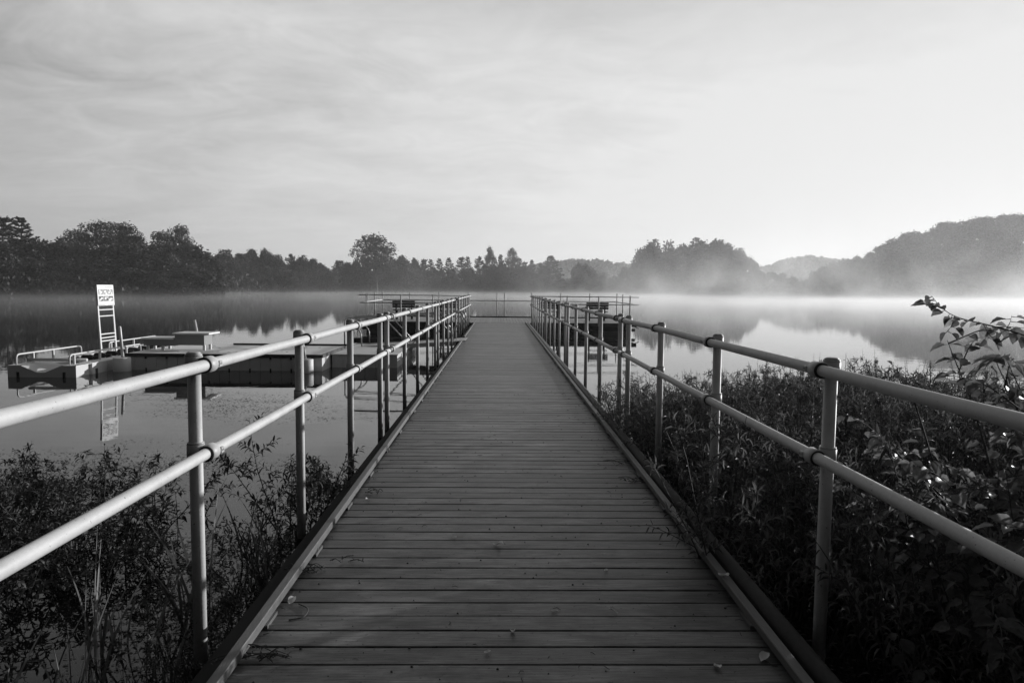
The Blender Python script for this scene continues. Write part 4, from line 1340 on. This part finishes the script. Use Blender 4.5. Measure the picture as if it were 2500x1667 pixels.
# ------------------------------------------------------------------ fallen leaves and twigs on the deck
def dry_leaf(seed):
    tv, tf = tmpl_broad(seed)
    tv = tv.copy()
    rg = random.Random(seed)
    c = rg.uniform(.4, 1.3)
    tv[:, 2] = tv[:, 2] * .4 + (tv[:, 0] ** 2) * c * .55 + .10 * np.sin(tv[:, 1] * 6 + seed)
    tv[:, 2] -= tv[:, 2].min()
    V = tv * np.array([.6, 1, 1])
    return np_mesh('dry_leaf', V, tf, M['leaf_dry'], True)
DL = [dry_leaf(i) for i in range(4)]
def deck_at(px_, py_):
    d = ray(px_, py_); k = -CAM_Z / d.z
    return Vector((d.x * k, d.y * k, .001))
lrg = random.Random(8)
for (px_, py_, s, lb) in [(1228, 1333, .05, 'crumpled pale leaf in the middle of the deck'), (1252, 1549, .03, 'small curled leaf near the bottom centre of the deck'),
                          (717, 1464, .045, 'flat pale leaf near the left curb, close to the camera'), (1182, 1596, .026, 'tiny light leaf at the bottom centre of the deck'),
                          (1486, 1494, .035, 'curled leaf right of centre, close to the camera'), (1345, 1492, .028, 'thin dry leaf right of the small curled leaf'),
                          (1872, 1602, .05, 'crumpled leaf beside the right curb at the bottom'), (1115, 1313, .03, 'thin pale leaf left of the crumpled leaf in mid deck'),
                          (893, 1223, .03, 'small leaf beside the left curb, further away'), (1758, 1637, .035, 'dry leaf near the bottom right of the deck'),
                          (776, 1345, .05, 'curled leaf lying against the left curb'), (1476, 1395, .025, 'small pale leaf right of the crumpled leaf in mid deck')]:
    p = deck_at(px_, py_)
    o = link('fallen_leaf', DL[lrg.randrange(4)])
    s *= 1.3; o.location = p; o.scale = (s, s, s); o.location.z = .0015 + s * .05; o.rotation_euler = (lrg.uniform(-.09, .09), lrg.uniform(-.09, .09), lrg.uniform(0, 6.28))
    tag(o, lb, 'leaf', 'fallen leaves on the deck')
o = link('fallen_leaf', DL[1]); p = at(1718, 1312, 3.4)
o.location = (1.163, 2.83 + .55, .057); o.scale = (.07, .07, .07); o.rotation_euler = (0, 0, .5)
tag(o, 'large curled leaf lying across the right curb', 'leaf', 'fallen leaves on the deck')
def litter():
    rg = random.Random(15)
    b = MB()
    def bit(x, y, ln):
        a = rg.uniform(0, 6.28)
        d = Vector((math.cos(a), math.sin(a), 0)) * ln
        m = Vector((x, y, .004)) + d * .5 + Vector((-d.y, d.x, 0)) * rg.uniform(-.3, .3)
        b.tube([(x, y, .003), tuple(m + Vector((0, 0, rg.uniform(0, .006)))), (x + d.x, y + d.y, .003)], [.0013, .0016, .0008], 4)
    for i in range(420):
        y = 1.3 + 9 * rg.random() ** 1.4
        x = rg.uniform(PL + .02, PR - .02)
        if rg.random() < .75:
            r = rg.uniform(.002, .0068)
            b.tube([(x, y, .0005), (x, y, .001 + r * .7)], [r, r * .4], 6)
        else: bit(x, y, rg.uniform(.01, .045))
    for i in range(170):   # debris caught along the curbs
        y = 1.3 + 13 * rg.random() ** 1.2
        x = (PL + .005 + abs(rg.gauss(0, .03))) if rg.random() < .4 else (PR - .005 - abs(rg.gauss(0, .05)))
        bit(x, y, rg.uniform(.02, .07))
    o = b.build('deck_litter', M['twig'])
    tag(o, 'specks and plant crumbs scattered over the deck boards', 'litter', kind='stuff')
litter()
def twig_pile(px_, py_, n, ln, seed, lb, curve=1.0, leafy=0):
    rg = random.Random(seed)
    p = deck_at(px_, py_)
    b = MB(); O, D = [], []
    for i in range(n):
        a = rg.uniform(-.6, .6) + math.pi * (0 if rg.random() < .5 else 1)
        l = ln * rg.uniform(.4, 1)
        st = Vector((rg.uniform(-.05, .05) * n / 4, rg.uniform(-.03, .03), .004))
        e = st + Vector((math.cos(a) * l, math.sin(a) * l, rg.uniform(0, .03)))
        m = st.lerp(e, .5) + Vector((0, 0, rg.uniform(.005, .03)))
        b.tube([tuple(q) for q in bez([tuple(st), tuple(m), tuple(e)], 4)], .0022, 4)
        for k in range(leafy):
            O.append(st.lerp(e, rg.random())); D.append(Vector((rg.uniform(-1, 1), rg.uniform(-1, 1), rg.uniform(.1, .8))))
    t = thing('twig_bundle', lb, 'twigs', tuple(p), 'twigs caught on the deck')
    b.build('twigs', M['twig'], t)
    if leafy:
        Oa = np.array([tuple(v) for v in O]); Da = np.array([tuple(v) for v in D])
        V, Fc = leaves(Oa, Da, np.tile([[0, 0, 1.0]], (len(Oa), 1)), np.full(len(Oa), .022), np.full(len(Oa), .008), tmpl_lance())
        link('leaves', np_mesh('twig_leaves', V, Fc, M['leaf_left']), t)
twig_pile(1540, 1135, 9, .22, 1, 'tangle of twigs against the right curb, the upper one', leafy=3)
twig_pile(1560, 1178, 9, .16, 2, 'low tangle of dark weeds against the right curb, below the twig tangle', leafy=5)
twig_pile(905, 1207, 5, .10, 3, 'small dark sprig near the left curb', leafy=4)
twig_pile(760, 1394, 6, .16, 4, 'leafy vine tip reaching over the left curb', leafy=8)
twig_pile(650, 1610, 9, .20, 5, 'leafy vine creeping over the left curb at the bottom', leafy=9)
twig_pile(845, 1370, 3, .09, 6, 'little sprouts growing between boards near the left curb', leafy=4)
b = MB(); c = deck_at(725, 1500)
b.tube(bez([(c.x - .02, c.y + .10, .005), (c.x + .035, c.y + .05, .006), (c.x + .04, c.y - .03, .006), (c.x - .02, c.y - .06, .005)], 5), .003, 5)
tag(b.build('curved_twig', M['twig']), 'curved dark twig lying by the left curb', 'twig')

# ------------------------------------------------------------------ air: even haze, and mist rising off the water
def volume_mat(name, dens, aniso, colv=.95, build=None):
    m, T, out = new_mat(name)
    v = T.n('ShaderNodeVolumePrincipled', ins={'Color': (colv, colv, colv, 1), 'Density': dens, 'Anisotropy': aniso})
    if build: T.t.links.new(build(T), v.inputs['Density'])
    T.t.links.new(v.outputs[0], out.inputs['Volume'])
    return m
hb = MB(); hb.box(-1750, -1700, -4.5, 1750, 1800, 56)
o = hb.build('haze', volume_mat('haze', .00042, .40))
tag(o, 'thin even haze over the lake and woods', 'haze', kind='stuff')

def mist_density(T):
    P = T.n('ShaderNodeTexCoord').outputs['Object']
    sp = T.n('ShaderNodeSeparateXYZ', ins={0: P})
    h = T.m('MAXIMUM', T.m('SUBTRACT', sp.outputs[2], WZ), 0.0)
    n1 = T.noise(T.mapping(P, (1.1, .6, .8)), .05, 5, .62, 1.2)
    wisp = T.ramp(n1, [(0.0, 0), (.48, 0.0), (.58, .5), (.68, 1)], 'EASE')
    n2 = T.noise(T.mapping(P, (1, .4, 2)), .022, 2, .5)
    # thin sheet hugging the water plus wisps that climb
    sheet = T.m('POWER', 2.718, T.m('MULTIPLY', h, -2.3))
    climb = T.m('POWER', 2.718, T.m('MULTIPLY', h, -0.13))
    d = T.m('ADD', T.m('MULTIPLY', sheet, T.m('MULTIPLY', T.m('MULTIPLY_ADD', n2, .05, .012), T.ramp(T.noise(T.mapping(P, (1, .45, 1.5)), .11, 4, .65, .8), [(0, .35), (.42, .5), (.6, 1.5), (1, 2.0)]))), T.m('MULTIPLY', T.m('MULTIPLY', T.m('MULTIPLY', climb, wisp), T.ramp(T.m('MULTIPLY_ADD', sp.outputs[0], .0025, .5), [(0, .05), (.5, .22), (.58, .7), (.70, 1.0), (1, 1)])), .034))
    # thicker towards the sunny right side and away from the pier
    side = T.ramp(T.m('MULTIPLY_ADD', sp.outputs[0], .0025, .5), [(0.0, .10), (.30, .16), (.5, .28), (.60, .75), (.8, .9)], 'EASE')
    near = T.ramp(T.m('MULTIPLY', sp.outputs[1], .01), [(0.0, 0), (.20, 0), (.55, .6), (1.0, 1.0)], 'EASE')
    top = T.ramp(T.m('MULTIPLY', h, .04), [(0, 1), (.5, .8), (1.0, 0)])
    return T.m('MULTIPLY', T.m('MULTIPLY', d, side), T.m('MULTIPLY', near, top))
mb = MB(); mb.box(-190, 38, WZ + .01, 330, 420, 24.4)
o = mb.build('mist', volume_mat('mist', 0.01, .35, .97, mist_density))
tag(o, 'pale morning mist drifting over the lake surface', 'mist', kind='stuff')
